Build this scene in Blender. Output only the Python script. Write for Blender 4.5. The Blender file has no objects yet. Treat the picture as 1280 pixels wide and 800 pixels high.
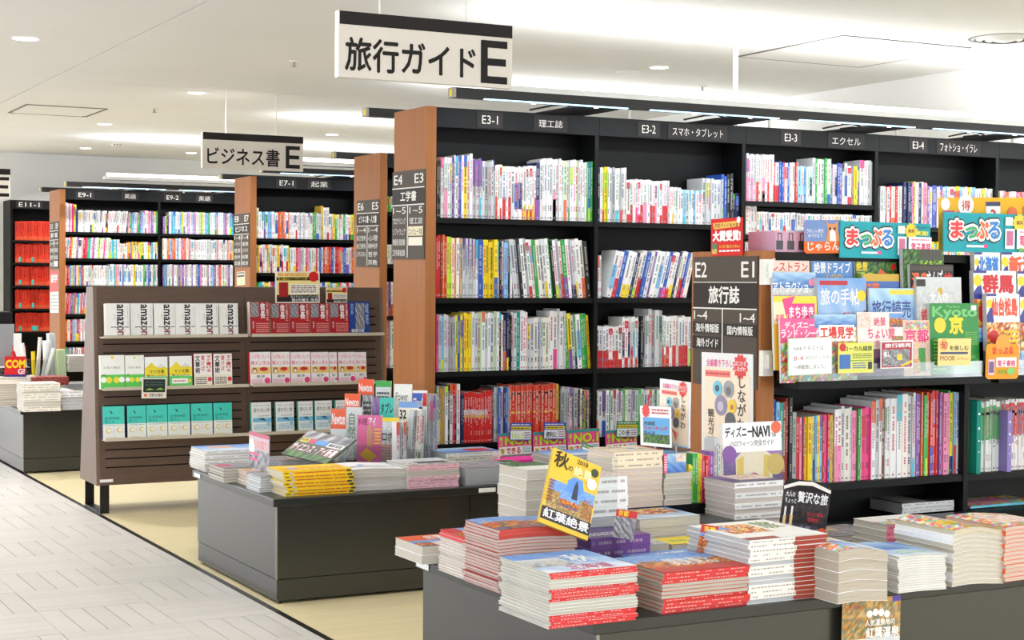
# Bookshop aisle: travel, computing and business shelves, display tables and a slatted book display.
import bpy, math, random
import numpy as np
from mathutils import Matrix, Vector

scene = bpy.context.scene
COL = scene.collection
random.seed(7)

# ------------------------------------------------------------------ camera
F_PX, CAM_H = 2007.6, 1.3                      # focal length in pixels of the 1280x800 frame, eye height
yaw, pitch, roll = [math.radians(a) for a in (28.0748, -1.4375, 0.3733)]
_f = np.array([math.sin(yaw)*math.cos(pitch), math.cos(yaw)*math.cos(pitch), math.sin(pitch)])
_r = np.array([math.cos(yaw), -math.sin(yaw), 0.0]); _u = np.cross(_r, _f)
RT = math.cos(roll)*_r + math.sin(roll)*_u
UP = -math.sin(roll)*_r + math.cos(roll)*_u
FW = _f
CAMP = np.array([0, 0, CAM_H])
cam = bpy.data.cameras.new('camera'); cam_o = bpy.data.objects.new('camera', cam); COL.objects.link(cam_o)
cam.sensor_width = 36; cam.lens = F_PX/1280*36; cam.clip_end = 100
cam_o.matrix_world = Matrix(((RT[0], UP[0], -FW[0], 0), (RT[1], UP[1], -FW[1], 0), (RT[2], UP[2], -FW[2], CAM_H), (0, 0, 0, 1)))
scene.camera = cam_o

# ------------------------------------------------------------------ world, exposure
scene.view_settings.view_transform = 'Standard'; scene.view_settings.look = 'None'
scene.view_settings.gamma = 1.0; scene.view_settings.use_curve_mapping = False
scene.view_settings.exposure = 0.8
w = bpy.data.worlds.new('world'); scene.world = w; w.use_nodes = True
w.node_tree.nodes['Background'].inputs[0].default_value = (0.93, 0.97, 1.0, 1)
w.node_tree.nodes['Background'].inputs[1].default_value = 2.1

def at(px, py, x=None, y=None, z=None):
    """the point of the place seen at a photo pixel, on the plane x=, y= or z="""
    d = FW + RT*(px-640)/F_PX + UP*(400-py)/F_PX
    t = x/d[0] if x is not None else y/d[1] if y is not None else (z-CAM_H)/d[2]
    return CAMP + d*t

def area_light(name, loc, sx, sy, power, color, rot=(0, 0, 0), parent=None):
    l = bpy.data.lights.new(name, 'AREA'); l.shape = 'RECTANGLE'; l.size = sx; l.size_y = sy
    l.energy = power; l.color = color
    o = bpy.data.objects.new(name, l); COL.objects.link(o); o.location = loc; o.rotation_euler = rot
    if parent: o.parent = parent
    return o

# ------------------------------------------------------------------ helpers: colour, materials, meshes
def s2l(c):
    c = c/255.0
    return c/12.92 if c <= 0.04045 else ((c+0.055)/1.055)**2.4
_lc = {}
NAMED = dict(w=(238, 238, 240), ow=(236, 230, 218), pg=(224, 217, 204), g=(170, 172, 176), lg=(205, 207, 212), k=(28, 28, 32), r=(205, 40, 45),
             o=(232, 105, 50), y=(242, 212, 40), gn=(60, 165, 75), b=(48, 92, 185), lb=(130, 190, 232), p=(238, 140, 180), hp=(238, 70, 140),
             v=(128, 85, 165), c=(70, 190, 215), t=(20, 150, 140), n=(35, 42, 90), br=(125, 70, 50), pgn=(200, 220, 170), cr=(240, 225, 190),
             dg=(70, 72, 78), lm=(190, 225, 60), gold=(205, 170, 60), rb=(150, 55, 45), tan=(215, 185, 150), pk2=(240, 190, 205), wht=(250, 250, 250))
WORD = dict(w='white', ow='ivory', g='grey', lg='pale grey', k='black', r='red', o='orange', y='yellow', gn='green', b='blue', lb='light blue', p='pink',
            hp='hot pink', v='purple', c='cyan', t='teal', n='navy', br='brown', pgn='pale green', cr='cream', dg='dark grey', lm='lime', gold='mustard', rb='rust red', tan='tan', pk2='pale pink')
def lin(c):
    if isinstance(c, str): c = NAMED[c]
    c = tuple(c)
    if c not in _lc: _lc[c] = (s2l(c[0]), s2l(c[1]), s2l(c[2]), 1.0)
    return _lc[c]
def jit(c, a=10):
    if isinstance(c, str): c = NAMED[c]
    d = random.uniform(-a, a)
    return tuple(max(0, min(255, v + d + random.uniform(-a/2, a/2))) for v in c)

def mat(name, color=None, rough=0.5, attr=False, noise=None, spec=0.5, metal=0.0, emit=None, bump=None, strength=0):
    m = bpy.data.materials.new(name); m.use_nodes = True
    nt = m.node_tree; b = nt.nodes['Principled BSDF']
    b.inputs['Roughness'].default_value = rough; b.inputs['Metallic'].default_value = metal
    b.inputs['Specular IOR Level'].default_value = spec
    src = None
    if attr:
        a = nt.nodes.new('ShaderNodeVertexColor'); a.layer_name = 'Col'; src = a.outputs['Color']
    elif color is not None:
        b.inputs['Base Color'].default_value = lin(color)
    if noise:                                     # (scale vector, amount, detail): grain multiplied over the colour
        sc, amt, det = noise
        tc = nt.nodes.new('ShaderNodeTexCoord'); mp = nt.nodes.new('ShaderNodeMapping'); mp.inputs['Scale'].default_value = sc
        n = nt.nodes.new('ShaderNodeTexNoise'); n.inputs['Scale'].default_value = 1.0; n.inputs['Detail'].default_value = det
        nt.links.new(tc.outputs['Object'], mp.inputs[0]); nt.links.new(mp.outputs[0], n.inputs['Vector'])
        mr = nt.nodes.new('ShaderNodeMapRange'); mr.inputs[1].default_value = 0.3; mr.inputs[2].default_value = 0.7
        mr.inputs[3].default_value = 1-amt; mr.inputs[4].default_value = 1+amt*0.6
        nt.links.new(n.outputs['Fac'], mr.inputs[0])
        mx = nt.nodes.new('ShaderNodeMix'); mx.data_type = 'RGBA'; mx.blend_type = 'MULTIPLY'; mx.inputs[0].default_value = 1
        if src: nt.links.new(src, mx.inputs[6])
        else: mx.inputs[6].default_value = lin(color)
        nt.links.new(mr.outputs[0], mx.inputs[7]); src = mx.outputs[2]
        if bump:
            bp = nt.nodes.new('ShaderNodeBump'); bp.inputs['Strength'].default_value = bump; bp.inputs['Distance'].default_value = 0.002
            nt.links.new(n.outputs['Fac'], bp.inputs['Height']); nt.links.new(bp.outputs[0], b.inputs['Normal'])
    if src: nt.links.new(src, b.inputs['Base Color'])
    if emit:
        b.inputs['Emission Color'].default_value = lin(emit); b.inputs['Emission Strength'].default_value = strength
    return m

M_PRINT = mat('printed_cover', attr=True, rough=0.38, spec=0.4, noise=((40, 40, 40), 0.03, 2))
M_PAGE = mat('page_edges', attr=True, rough=0.85, spec=0.1, noise=((12, 12, 900), 0.16, 1))
M_PAGEV = mat('page_edges_upright', attr=True, rough=0.85, spec=0.1, noise=((700, 12, 12), 0.16, 1))
M_CARD = mat('matt_card', attr=True, rough=0.6, spec=0.25, noise=((60, 60, 60), 0.02, 2))
M_WOOD = mat('oak_veneer', (166, 108, 66), rough=0.5, spec=0.15, noise=((60, 60, 1.6), 0.14, 6), bump=0.05)
M_DWOOD = mat('walnut_veneer', (98, 78, 66), rough=0.5, spec=0.3, noise=((5, 40, 60), 0.14, 6), bump=0.05)
M_DWOODV = mat('walnut_veneer_side', (118, 98, 84), rough=0.5, spec=0.3, noise=((60, 60, 3), 0.12, 6), bump=0.05)
M_BLACK = mat('black_laminate', (12, 13, 15), rough=0.5, spec=0.18, noise=((30, 30, 30), 0.10, 3))
M_TABLE = mat('charcoal_laminate', (40, 42, 39), rough=0.27, spec=0.9, noise=((120, 120, 120), 0.10, 3), bump=0.02)
M_TTOP = mat('charcoal_table_top', (36, 38, 37), rough=0.3, spec=0.6, noise=((90, 90, 90), 0.10, 3))
M_METAL = mat('black_steel', (26, 24, 24), rough=0.35, spec=0.5, metal=0.2, noise=((40, 40, 40), 0.08, 2))
M_STEEL = mat('brushed_steel', (150, 148, 140), rough=0.35, metal=0.8, noise=((4, 60, 60), 0.1, 2))
M_WHITE = mat('white_paint', (235, 234, 230), rough=0.55, spec=0.3, noise=((3, 3, 3), 0.02, 2))
M_WALL = mat('wall_paint', (240, 240, 238), rough=0.8, spec=0.2, noise=((1.5, 1.5, 1.5), 0.03, 3))
M_CEIL = mat('ceiling_paint', (240, 241, 240), rough=0.9, spec=0.15, noise=((1.2, 1.2, 1.2), 0.02, 3))
M_PLANK = mat('pale_floor_plank', attr=True, rough=0.38, spec=0.35, noise=((6, 6, 6), 0.05, 4))
M_PLINE = mat('floor_joint', (178, 165, 148), rough=0.8, noise=((9, 9, 9), 0.1, 2))
M_VINYL = mat('beige_floor_vinyl', (214, 200, 160), rough=0.42, spec=0.3, noise=((1.2, 22, 1), 0.07, 4))
M_LED = mat('led_strip_lit', (200, 225, 255), emit=(150, 205, 240), strength=1.6, noise=((3, 3, 3), 0.02, 1))
M_TUBE = mat('lamp_tube_lit', (255, 250, 242), emit=(255, 250, 244), strength=3.5, noise=((3, 3, 3), 0.02, 1))
M_DOWN = mat('downlight_lit', (255, 252, 245), emit=(255, 252, 245), strength=5, noise=((3, 3, 3), 0.02, 1))
M_GREYM = mat('grey_enamel', (150, 153, 158), rough=0.45, noise=((20, 20, 20), 0.04, 2))

def acrylic_mat(name, tint, mixv):
    m = bpy.data.materials.new(name); m.use_nodes = True; nt = m.node_tree
    out = nt.nodes['Material Output']; nt.nodes.remove(nt.nodes['Principled BSDF'])
    tr = nt.nodes.new('ShaderNodeBsdfTransparent'); tr.inputs[0].default_value = lin(tint)
    gl = nt.nodes.new('ShaderNodeBsdfGlossy'); gl.inputs['Roughness'].default_value = 0.06
    fr = nt.nodes.new('ShaderNodeFresnel'); fr.inputs[0].default_value = 1.45
    ad = nt.nodes.new('ShaderNodeMath'); ad.operation = 'ADD'; ad.operation = 'MULTIPLY_ADD'; ad.inputs[1].default_value = 0.55; ad.inputs[2].default_value = mixv; ad.use_clamp = True
    mx = nt.nodes.new('ShaderNodeMixShader')
    nt.links.new(fr.outputs[0], ad.inputs[0]); nt.links.new(ad.outputs[0], mx.inputs[0])
    nt.links.new(tr.outputs[0], mx.inputs[1]); nt.links.new(gl.outputs[0], mx.inputs[2]); nt.links.new(mx.outputs[0], out.inputs[0])
    return m
M_ACR = acrylic_mat('clear_acrylic', (244, 247, 247), 0.006)

# ---- text outlines from the built-in font, cached
_tc = bpy.data.curves.new('lettering', 'FONT'); _tc.resolution_u = 2; _to = bpy.data.objects.new('lettering', _tc)
_cache = {}
def glyphs(s, bold=0.0, vertical=False):
    """outline of a word in a unit box; a bold word is the word overprinted with small shifts"""
    k = (s, bold, vertical)
    if k not in _cache:
        _tc.body = '\n'.join(s) if vertical else s
        _tc.align_x = 'CENTER' if vertical else 'LEFT'
        m = _to.to_mesh()
        v = np.array([x.co[:2] for x in m.vertices]); f = [tuple(p.vertices) for p in m.polygons]
        _to.to_mesh_clear()
        if bold > 0.008:
            n = len(v); vs, fs = [], []
            sh = [(-1, 0), (1, 0), (0, 1), (0, -1)] if bold < .05 else [(-1, 0), (1, 0), (0, 1), (0, -1), (.7, .7), (-.7, .7), (.7, -.7), (-.7, -.7)]
            for j, (dx, dy) in enumerate(sh):
                vs.append(v+np.array([dx, dy])*bold); fs += [tuple(i+j*n for i in q) for q in f]
            lay = np.repeat(np.arange(len(sh)), n)
            v = np.concatenate(vs); f = fs
        else: lay = np.zeros(len(v))
        lo, hi = v.min(0), v.max(0)
        _cache[k] = (np.column_stack([(v-lo)/(hi-lo), lay]), f)
    return _cache[k]

class MB:
    """collects coloured faces; build() links them as one mesh object"""
    def __init__(s): s.v = []; s.f = []; s.c = []; s.m = []
    def face(s, pts, col, m=0):
        i = len(s.v); s.v += [tuple(p) for p in pts]; s.f.append(tuple(range(i, i+len(pts)))); s.c.append(col); s.m.append(m)
    def box(s, x0, x1, y0, y1, z0, z1, col='w', m=0, top=None, left=None, front=None, right=None, topm=None, leftm=None, rightm=None, frontm=None, backm=None):
        i = len(s.v)
        s.v += [(x0, y0, z0), (x1, y0, z0), (x1, y1, z0), (x0, y1, z0), (x0, y0, z1), (x1, y0, z1), (x1, y1, z1), (x0, y1, z1)]
        for q, c, mm in (((0, 3, 2, 1), col, m), ((4, 5, 6, 7), top or col, m if topm is None else topm), ((0, 1, 5, 4), front or col, m if frontm is None else frontm),
                         ((1, 2, 6, 5), right or col, m if rightm is None else rightm), ((2, 3, 7, 6), col, m if backm is None else backm), ((3, 0, 4, 7), left or col, m if leftm is None else leftm)):
            s.f.append(tuple(i+a for a in q)); s.c.append(c); s.m.append(mm)
        return s
    def prism(s, outline, y0, y1, col='w', m=0):
        """outline in (x, z), extruded along y"""
        n = len(outline); i = len(s.v)
        s.v += [(a, y0, b) for a, b in outline] + [(a, y1, b) for a, b in outline]
        s.f.append(tuple(range(i, i+n))); s.c.append(col); s.m.append(m)
        s.f.append(tuple(range(i+2*n-1, i+n-1, -1))); s.c.append(col); s.m.append(m)
        for k in range(n):
            a, b = i+k, i+(k+1) % n
            s.f.append((a, a+n, b+n, b)); s.c.append(col); s.m.append(m)
        return s
    def cyl(s, c, r, h, axis='z', n=16, col='w', m=0, r2=None):
        r2 = r if r2 is None else r2; i = len(s.v)
        for k, rr in ((0, r), (h, r2)):
            for j in range(n):
                a = 2*math.pi*j/n; p, q = rr*math.cos(a), rr*math.sin(a)
                s.v.append({'z': (c[0]+p, c[1]+q, c[2]+k), 'x': (c[0]+k, c[1]+p, c[2]+q), 'y': (c[0]+q, c[1]+k, c[2]+p)}[axis])
        s.f.append(tuple(range(i+n-1, i-1, -1))); s.f.append(tuple(range(i+n, i+2*n))); s.c += [col, col]; s.m += [m, m]
        for j in range(n):
            a, b = i+j, i+(j+1) % n
            s.f.append((a, b, b+n, a+n)); s.c.append(col); s.m.append(m)
        return s
    def tube(s, pts, r, n=8, col='w', m=0):
        """a bent rod through points"""
        i = len(s.v); pts = [Vector(p) for p in pts]
        for k, p in enumerate(pts):
            d = (pts[min(k+1, len(pts)-1)]-pts[max(k-1, 0)]).normalized()
            a = d.orthogonal().normalized(); b = d.cross(a)
            for j in range(n):
                t = 2*math.pi*j/n; s.v.append(tuple(p+a*r*math.cos(t)+b*r*math.sin(t)))
        for k in range(len(pts)-1):
            for j in range(n):
                a, b = i+k*n+j, i+k*n+(j+1) % n
                s.f.append((a, b, b+n, a+n)); s.c.append(col); s.m.append(m)
        return s
    def xf(s, M, start=0):
        s.v[start:] = [tuple(M @ Vector(p)) for p in s.v[start:]]; return s
    def build(s, name, mats, parent=None, M=None, label=None, cat=None, group=None, kind=None, smooth=False):
        me = bpy.data.meshes.new(name); me.from_pydata(s.v, [], s.f)
        mats = mats if isinstance(mats, (list, tuple)) else [mats]
        for q in mats: me.materials.append(q)
        if len(mats) > 1: me.polygons.foreach_set('material_index', s.m)
        ca = me.color_attributes.new('Col', 'FLOAT_COLOR', 'CORNER')
        buf = []
        for f, c in zip(s.f, s.c):
            if isinstance(c, list):
                for q in c: buf += lin(q)
            else: buf += lin(c)*len(f)
        ca.data.foreach_set('color', buf)
        if smooth: me.polygons.foreach_set('use_smooth', [True]*len(me.polygons))
        o = bpy.data.objects.new(name, me); COL.objects.link(o)
        if parent: o.parent = parent
        if M is not None: o.matrix_local = M
        tag(o, label, cat, group, kind)
        return o

def tag(o, label=None, cat=None, group=None, kind=None):
    for k, v in (('label', label), ('category', cat), ('group', group), ('kind', kind)):
        if v: o[k] = v
    return o
def empty(name, loc=(0, 0, 0), label=None, cat=None, group=None, rz=0, kind=None):
    o = bpy.data.objects.new(name, None); COL.objects.link(o); o.location = loc; o.rotation_euler = (0, 0, rz); o.empty_display_size = 0.1
    return tag(o, label, cat, group, kind)
def T(x, y, z): return Matrix.Translation((x, y, z))
def RZ(d): return Matrix.Rotation(math.radians(d), 4, 'Z')
def RX(d): return Matrix.Rotation(math.radians(d), 4, 'X')
def RY(d): return Matrix.Rotation(math.radians(d), 4, 'Y')
FACE_L = RZ(-90)          # a print that faces the aisle (-X)
FLAT = RX(-90)            # a print that lies face up

ORD = 'first second third fourth fifth sixth seventh eighth ninth tenth eleventh twelfth thirteenth fourteenth fifteenth sixteenth seventeenth eighteenth nineteenth'.split()
TENS = 'twenty thirty forty fifty sixty seventy eighty ninety'.split()
def ordinal(n):
    if n <= 19: return ORD[n-1]
    t, u = divmod(n, 10)
    return (TENS[t-2][:-1]+'ieth') if u == 0 else TENS[t-2]+'-'+ORD[u-1]

# ---- flat print: a list of marks on a w x h sheet (unit coordinates, origin bottom left)
def photo(kind):
    rnd = random.Random(kind)
    ph = [(rnd.uniform(2, 9), rnd.uniform(2, 9), rnd.uniform(0, 6)) for _ in range(6)]
    def nz(u, v): return sum(math.sin(a*u*3+b*v*3+c) for a, b, c in ph)/6
    def mixc(a, b, t): t = max(0, min(1, t)); return tuple(a[i]*(1-t)+b[i]*t for i in range(3))
    def f(u, v):
        n = nz(u, v); r = rnd.random()
        if kind == 'autumn':
            if v > 0.62+0.12*n: return mixc((90, 140, 215), (190, 215, 240), r*0.5)
            return rnd.choice([(206, 80, 30), (228, 130, 40), (190, 60, 30), (226, 168, 60), (120, 100, 50), (70, 80, 40)]) if v > .2 else rnd.choice([(70, 110, 170), (150, 90, 60), (60, 70, 80), (200, 100, 40)])
        if kind == 'leaves': return rnd.choice([(200, 150, 70), (170, 110, 50), (120, 110, 60), (150, 130, 90), (200, 170, 120), (110, 130, 120)])
        if kind == 'sky': return mixc((232, 240, 250), (92, 145, 215), v*1.2+0.35*n)
        if kind == 'hill': return (60, 60, 55) if v < 0.25+0.35*u+0.08*n else mixc((220, 232, 246), (120, 165, 225), v+0.3*n)
        if kind == 'sunset': return mixc((228, 140, 120), (72, 78, 160), v*1.3+0.2*n) if v > .3 else mixc((70, 60, 110), (200, 130, 130), r*.6)
        if kind == 'forest': return rnd.choice([(30, 70, 30), (60, 110, 40), (90, 140, 60), (20, 45, 25)])
        if kind == 'town': return mixc(rnd.choice([(205, 190, 170), (150, 145, 140), (110, 130, 150), (190, 200, 205)]), (210, 215, 220), v)
        if kind == 'pastel': return rnd.choice([(240, 200, 210), (235, 225, 200), (225, 190, 160), (245, 235, 225), (210, 180, 190)])
        if kind == 'fun': return rnd.choice([(240, 90, 140), (250, 210, 60), (90, 190, 230), (120, 200, 90), (250, 250, 250), (230, 60, 50)])
        if kind == 'food': return rnd.choice([(190, 90, 40), (230, 150, 60), (240, 210, 90), (120, 60, 30), (250, 235, 210), (200, 40, 30)])
        if kind == 'sea': return mixc((60, 110, 190), (190, 225, 245), v*0.9+0.4*n)
        if kind == 'grey': return mixc((70, 70, 80), (205, 205, 210), 0.5+0.7*n+0.3*(r-.5))
        if kind == 'night': return rnd.choice([(30, 26, 30), (48, 40, 44), (22, 20, 26), (60, 48, 50)]) if v > .25 else rnd.choice([(60, 60, 80), (120, 120, 150), (180, 170, 200), (40, 36, 50)])
        if kind == 'purple': return mixc((60, 55, 110), (150, 110, 170), v+0.5*n)
        if kind == 'pinkrug': return rnd.choice([(226, 190, 190), (235, 205, 190), (215, 180, 175), (230, 200, 150)])
        if kind == 'greenrug': return mixc((40, 130, 60), (90, 170, 80), 0.5+n)
        return (200, 200, 200)
    return f

def draw(mb, ops, w, h, w0=0.0006, step=0.00018, m=0):
    """marks in the XZ plane facing -Y, origin bottom left"""
    d = w0
    for op in ops:
        d += step; k = op[0]
        if k == 'r':
            _, a, b, c, e, col = op
            mb.face([(a*w, -d, b*h), (c*w, -d, b*h), (c*w, -d, e*h), (a*w, -d, e*h)], col, m)
        elif k == 'q':                              # free polygon
            mb.face([(a*w, -d, b*h) for a, b in op[1]], op[2], m)
        elif k in 'tv':
            _, s, a, b, c, e, col = op[:7]; bold = op[7] if len(op) > 7 else 0.012
            gv, gf = glyphs(s, bold, k == 'v'); i = len(mb.v)
            mb.v += [((a+(c-a)*p[0])*w, -d-p[2]*.00004, (b+(e-b)*p[1])*h) for p in gv]; d += .00004*max(p[2] for p in gv)
            mb.f += [tuple(i+j for j in q) for q in gf]; mb.c += [col]*len(gf); mb.m += [m]*len(gf)
        elif k == 'c':
            _, a, b, r, col = op[:5]; ry = op[5] if len(op) > 5 else r*w/h
            mb.face([((a+r*math.cos(t))*w, -d, (b+ry*math.sin(t))*h) for t in [2*math.pi*j/20 for j in range(20)]], col, m)
        elif k == 'E':                              # block capital E
            _, a, b, c, e, col = op; st = (e-b)*.17; sw = (c-a)*.26; mid = (b+e)/2
            for q in ((a, b, a+sw, e), (a+sw, b, c, b+st), (a+sw, mid-st/2, c-(c-a)*.05, mid+st/2), (a+sw, e-st, c, e)):
                mb.face([(q[0]*w, -d, q[1]*h), (q[2]*w, -d, q[1]*h), (q[2]*w, -d, q[3]*h), (q[0]*w, -d, q[3]*h)], col, m)
        elif k == 's':                              # starburst
            _, a, b, r, col = op
            mb.face([((a+r*q*math.cos(t))*w, -d, (b+r*q*w/h*math.sin(t))*h) for t, q in [(2*math.pi*j/24, 1 if j % 2 else .8) for j in range(24)]], col, m)
        elif k == 'p':                              # printed photograph: colours on a fine grid
            _, a, b, c, e, kind = op[:6]; n = int((op[6] if len(op) > 6 else 10)*2.2)
            f = photo(kind); nu = n; nv = max(2, int(n*(e-b)*h/max(1e-6, (c-a)*w)))
            i = len(mb.v); cs = []
            for y in range(nv+1):
                for x in range(nu+1):
                    u, v = x/nu, y/nv; cs.append(f(u, v))
                    mb.v.append(((a+(c-a)*u)*w, -d, (b+(e-b)*v)*h))
            for y in range(nv):
                for x in range(nu):
                    q = (y*(nu+1)+x, y*(nu+1)+x+1, (y+1)*(nu+1)+x+1, (y+1)*(nu+1)+x)
                    mb.f.append(tuple(i+j for j in q)); mb.c.append([cs[j] for j in q]); mb.m.append(m)
        elif k == 'l':                              # lines of small print: rows of short dashes
            _, a, b, c, e, rows, col = op
            rr = random.Random(rows*7+int(a*100))
            for j in range(rows):
                z0 = b+(e-b)*(j+.25)/rows; z1 = b+(e-b)*(j+.75)/rows; x = a
                while x < c:
                    x2 = min(c, x+(c-a)*rr.uniform(.05, .2))
                    mb.face([(x*w, -d, z0*h), (x2*w, -d, z0*h), (x2*w, -d, z1*h), (x*w, -d, z1*h)], col, m)
                    x = x2+(c-a)*.03
    return mb

def quad_frame(tl, tr, bl):
    """frame of a flat sheet from three of its corners: matrix with x along the width, z up its height, and its size"""
    tl, tr, bl = [Vector(p) for p in (tl, tr, bl)]
    x = (tr-tl); W = x.length; x.normalize()
    z = (tl-bl); z = z-x*z.dot(x); H = z.length; z.normalize()
    y = z.cross(x)
    o = tl-z*H
    M = Matrix(((x[0], y[0], z[0], o[0]), (x[1], y[1], z[1], o[1]), (x[2], y[2], z[2], o[2]), (0, 0, 0, 1)))
    return M, W, H

def sheet(name, M, W, H, ops, label, cat, base='w', th=0.003, group=None, parent=None, round_=False, mats=None):
    """a card, board or poster: a thin slab with a child that carries its print"""
    b = MB()
    if round_:
        r = 0.12*min(W, H); o = []
        for cx, cz, a0 in ((W-r, r, -90), (W-r, H-r, 0), (r, H-r, 90), (r, r, 180)):
            for j in range(5):
                a = math.radians(a0+j*22.5); o.append((cx+r*math.cos(a), cz+r*math.sin(a)))
        b.prism(o, 0, th, base)
    else: b.box(0, W, 0, th, 0, H, base)
    o = b.build(name, mats or M_CARD, parent, M, label, cat, group)
    if ops: draw(MB(), ops, W, H).build('print', M_PRINT, o)
    return o

# ------------------------------------------------------------------ the setting
CZ = 2.69                                       # ceiling height
LINE_X = 2.132
TILE = 0.4275
# aisle floor: basket-weave planks over a base
fl = MB().box(-7, LINE_X-0.01, -4, 19, -0.06, -0.004, 'w').build('floor', M_PLINE, kind='structure')
tiles = []
for i in range(1, 12):
    for j in range(-12, 32):
        x0 = LINE_X+0.023-i*TILE; y0 = 5.905+(j-3)*TILE
        cx, cy = x0+TILE/2, y0+TILE/2
        d = np.array([cx, cy, -CAM_H]); dep = d@FW
        px, py = 640+F_PX*(d@RT)/dep, 400-F_PX*(d@UP)/dep
        seen = dep > 0.5 and -70 < px < 1300 and 480 < py < 860
        tiles.append((0 if seen else 1, dep if dep > 0 else 99, i, j, x0, y0))
tiles.sort()
pm = {}
far = MB(); count = 0
G = 0.003
for seen, dep, i, j, x0, y0 in tiles:
    ori = (i+j) % 2                              # 1: planks run along the aisle
    for k in range(5):
        wdt = TILE/5
        g = G if ori else 0.0012
        if ori: dx, dy, px0, py0 = wdt-g, TILE-g, x0+k*wdt, y0
        else: dx, dy, px0, py0 = TILE-g, wdt-g, x0, y0+k*wdt
        if px0+dx > LINE_X-0.012: dx = LINE_X-0.012-px0
        if dx <= 0.005: continue
        tone = (202, 197, 191) if (i*7+j*13+k*5) % 3 else (198, 193, 187)
        if seen == 0 and count < 295:
            key = (round(dx, 3), round(dy, 3), tone)
            if key not in pm:
                o = MB().box(0, dx, 0, dy, -0.004, 0, tone).build('plank', M_PLANK, fl, T(px0, py0, 0)); pm[key] = o.data
            else:
                o = bpy.data.objects.new('plank', pm[key]); COL.objects.link(o); o.parent = fl; o.location = (px0, py0, 0)
            count += 1
        else: far.box(px0, px0+dx, py0, py0+dy, -0.004, 0, tone)
far.build('distant_planks', M_PLANK, fl, kind='stuff')
MB().box(LINE_X+0.012, 12, -4, 19, -0.06, 0, 'w').build('floor', M_VINYL, kind='structure')
MB().box(LINE_X-0.012, LINE_X+0.014, -4, 19, -0.05, 0.0015, 'k').build('trim_1', M_METAL, kind='structure')

# ceiling: backing slab and three panels that leave fine joints
XS, YS = 2.457, 11.5
ce = MB().box(-7, 12, -4, 18.8, CZ+0.02, CZ+0.08).build('ceiling', M_PLINE, kind='structure')
for x0, x1, y0, y1 in ((-7, XS-.004, -4, 18.8), (XS+.004, 12, -4, YS-.003), (XS+.004, 12, YS+.003, 18.8)):
    MB().box(x0, x1, y0, y1, CZ, CZ+0.02).build('ceiling_panel', M_CEIL, ce)
MB().box(2.3, 12, 18.62, 18.8, 0, CZ).build('wall_back', M_WALL, kind='structure')
MB().box(7.54, 7.75, 7.62, 18.62, 0, CZ).build('wall_right', M_WALL, kind='structure')

# ceiling fittings
def downlight(px, py, label, r=0.055, lit=True, power=15):
    p = at(px, py, z=CZ)
    o = empty('downlight', (p[0], p[1], CZ), label, 'downlight', 'recessed ceiling downlights')
    ring = MB(); n = 20
    for k in range(n):
        a, b = 2*math.pi*k/n, 2*math.pi*(k+1)/n
        pts = [(q*math.cos(t), q*math.sin(t), z) for t, q, z in ((a, r+.012, -.001), (b, r+.012, -.001), (b, r, -.004), (a, r, -.004))]
        ring.face(pts, 'w'); ring.face([(r*math.cos(a), r*math.sin(a), -.004), (r*math.cos(b), r*math.sin(b), -.004), (r*math.cos(b), r*math.sin(b), -.0005), (r*math.cos(a), r*math.sin(a), -.0005)], 'w')
    ring.build('trim_ring', M_WHITE, o)
    MB().cyl((0, 0, -0.003), r, 0.002, n=20).build('lens', M_DOWN, o)
    l = bpy.data.lights.new('downlight_beam', 'AREA'); l.shape = 'DISK'; l.size = 2*r; l.energy = power; l.color = (1, .99, .985); l.spread = math.radians(140)
    lo = bpy.data.objects.new('downlight_beam', l); COL.objects.link(lo); lo.location = (0, 0, -0.006); lo.parent = o
for px, py, lb in ((32, 48, 'round recessed downlight over the aisle, nearest the left edge of the ceiling'), (245, 116, 'round downlight left of the hanging business sign rods'),
                   (131, 155, 'round downlight just behind the square ceiling vent'), (107, 185, 'small far downlight near the back wall above the left shelves'),
                   (239, 191, 'small far downlight just left of the business sign'), (415, 168, 'far downlight right of the business sign'),
                   (824, 84, 'bright downlight above the middle of the computing shelves')):
    downlight(px, py, lb, 0.075 if px == 32 else 0.06)
# the rest of the shop's downlights, over the aisle beside and behind the viewpoint
for k, (x, y) in enumerate(((0.6, 2.6), (0.6, 5.6), (0.4, 8.6), (2.6, 2.4), (4.6, 2.4), (4.4, 5.4), (1.9, 6.2), (5.9, 5.4), (1.0, 11.5), (1.0, 14.5))):
    q = np.array([x, y, CZ-CAM_H]); s = (q@FW)
    downlight(640+F_PX*(q@RT)/s, 400-F_PX*(q@UP)/s, 'recessed downlight over the aisle, %s of those out of view' % ordinal(k+1), 0.06, power=5.5 if y < 7 else 13)
p = at(1255, 48, z=CZ)
ac = empty('ceiling_diffuser', (p[0], p[1], CZ), 'round white air diffuser with concentric rings in the ceiling', 'air vent')
for r0, r1, z in ((.17, .20, -.004), (.125, .155, -.014), (.075, .105, -.022), (0, .055, -.028)):
    b = MB(); n = 28
    for k in range(n):
        a, c = 2*math.pi*k/n, 2*math.pi*(k+1)/n
        b.face([(r1*math.cos(a), r1*math.sin(a), z+.012), (r1*math.cos(c), r1*math.sin(c), z+.012), (r0*math.cos(c), r0*math.sin(c), z), (r0*math.cos(a), r0*math.sin(a), z)], 'lg')
    b.build('ring', M_WHITE, ac)
MB().cyl((0, 0, -.001), .2, .0008, n=28, col=(90, 90, 88)).build('back_plate', M_CARD, ac)  # dark disc colours in the shade between the rings
def disc(px, py, r, h, name, label, cat, m=M_WHITE, n=20):
    p = at(px, py, z=CZ)
    o = MB().cyl((0, 0, -h), r*.8, h, n=n, r2=r, col='ow').build(name, m, None, T(p[0], p[1], CZ), label, cat)
    return o
disc(785, 90, .085, .012, 'ceiling_speaker', 'round cream ceiling speaker beside the bright downlight', 'speaker')
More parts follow.
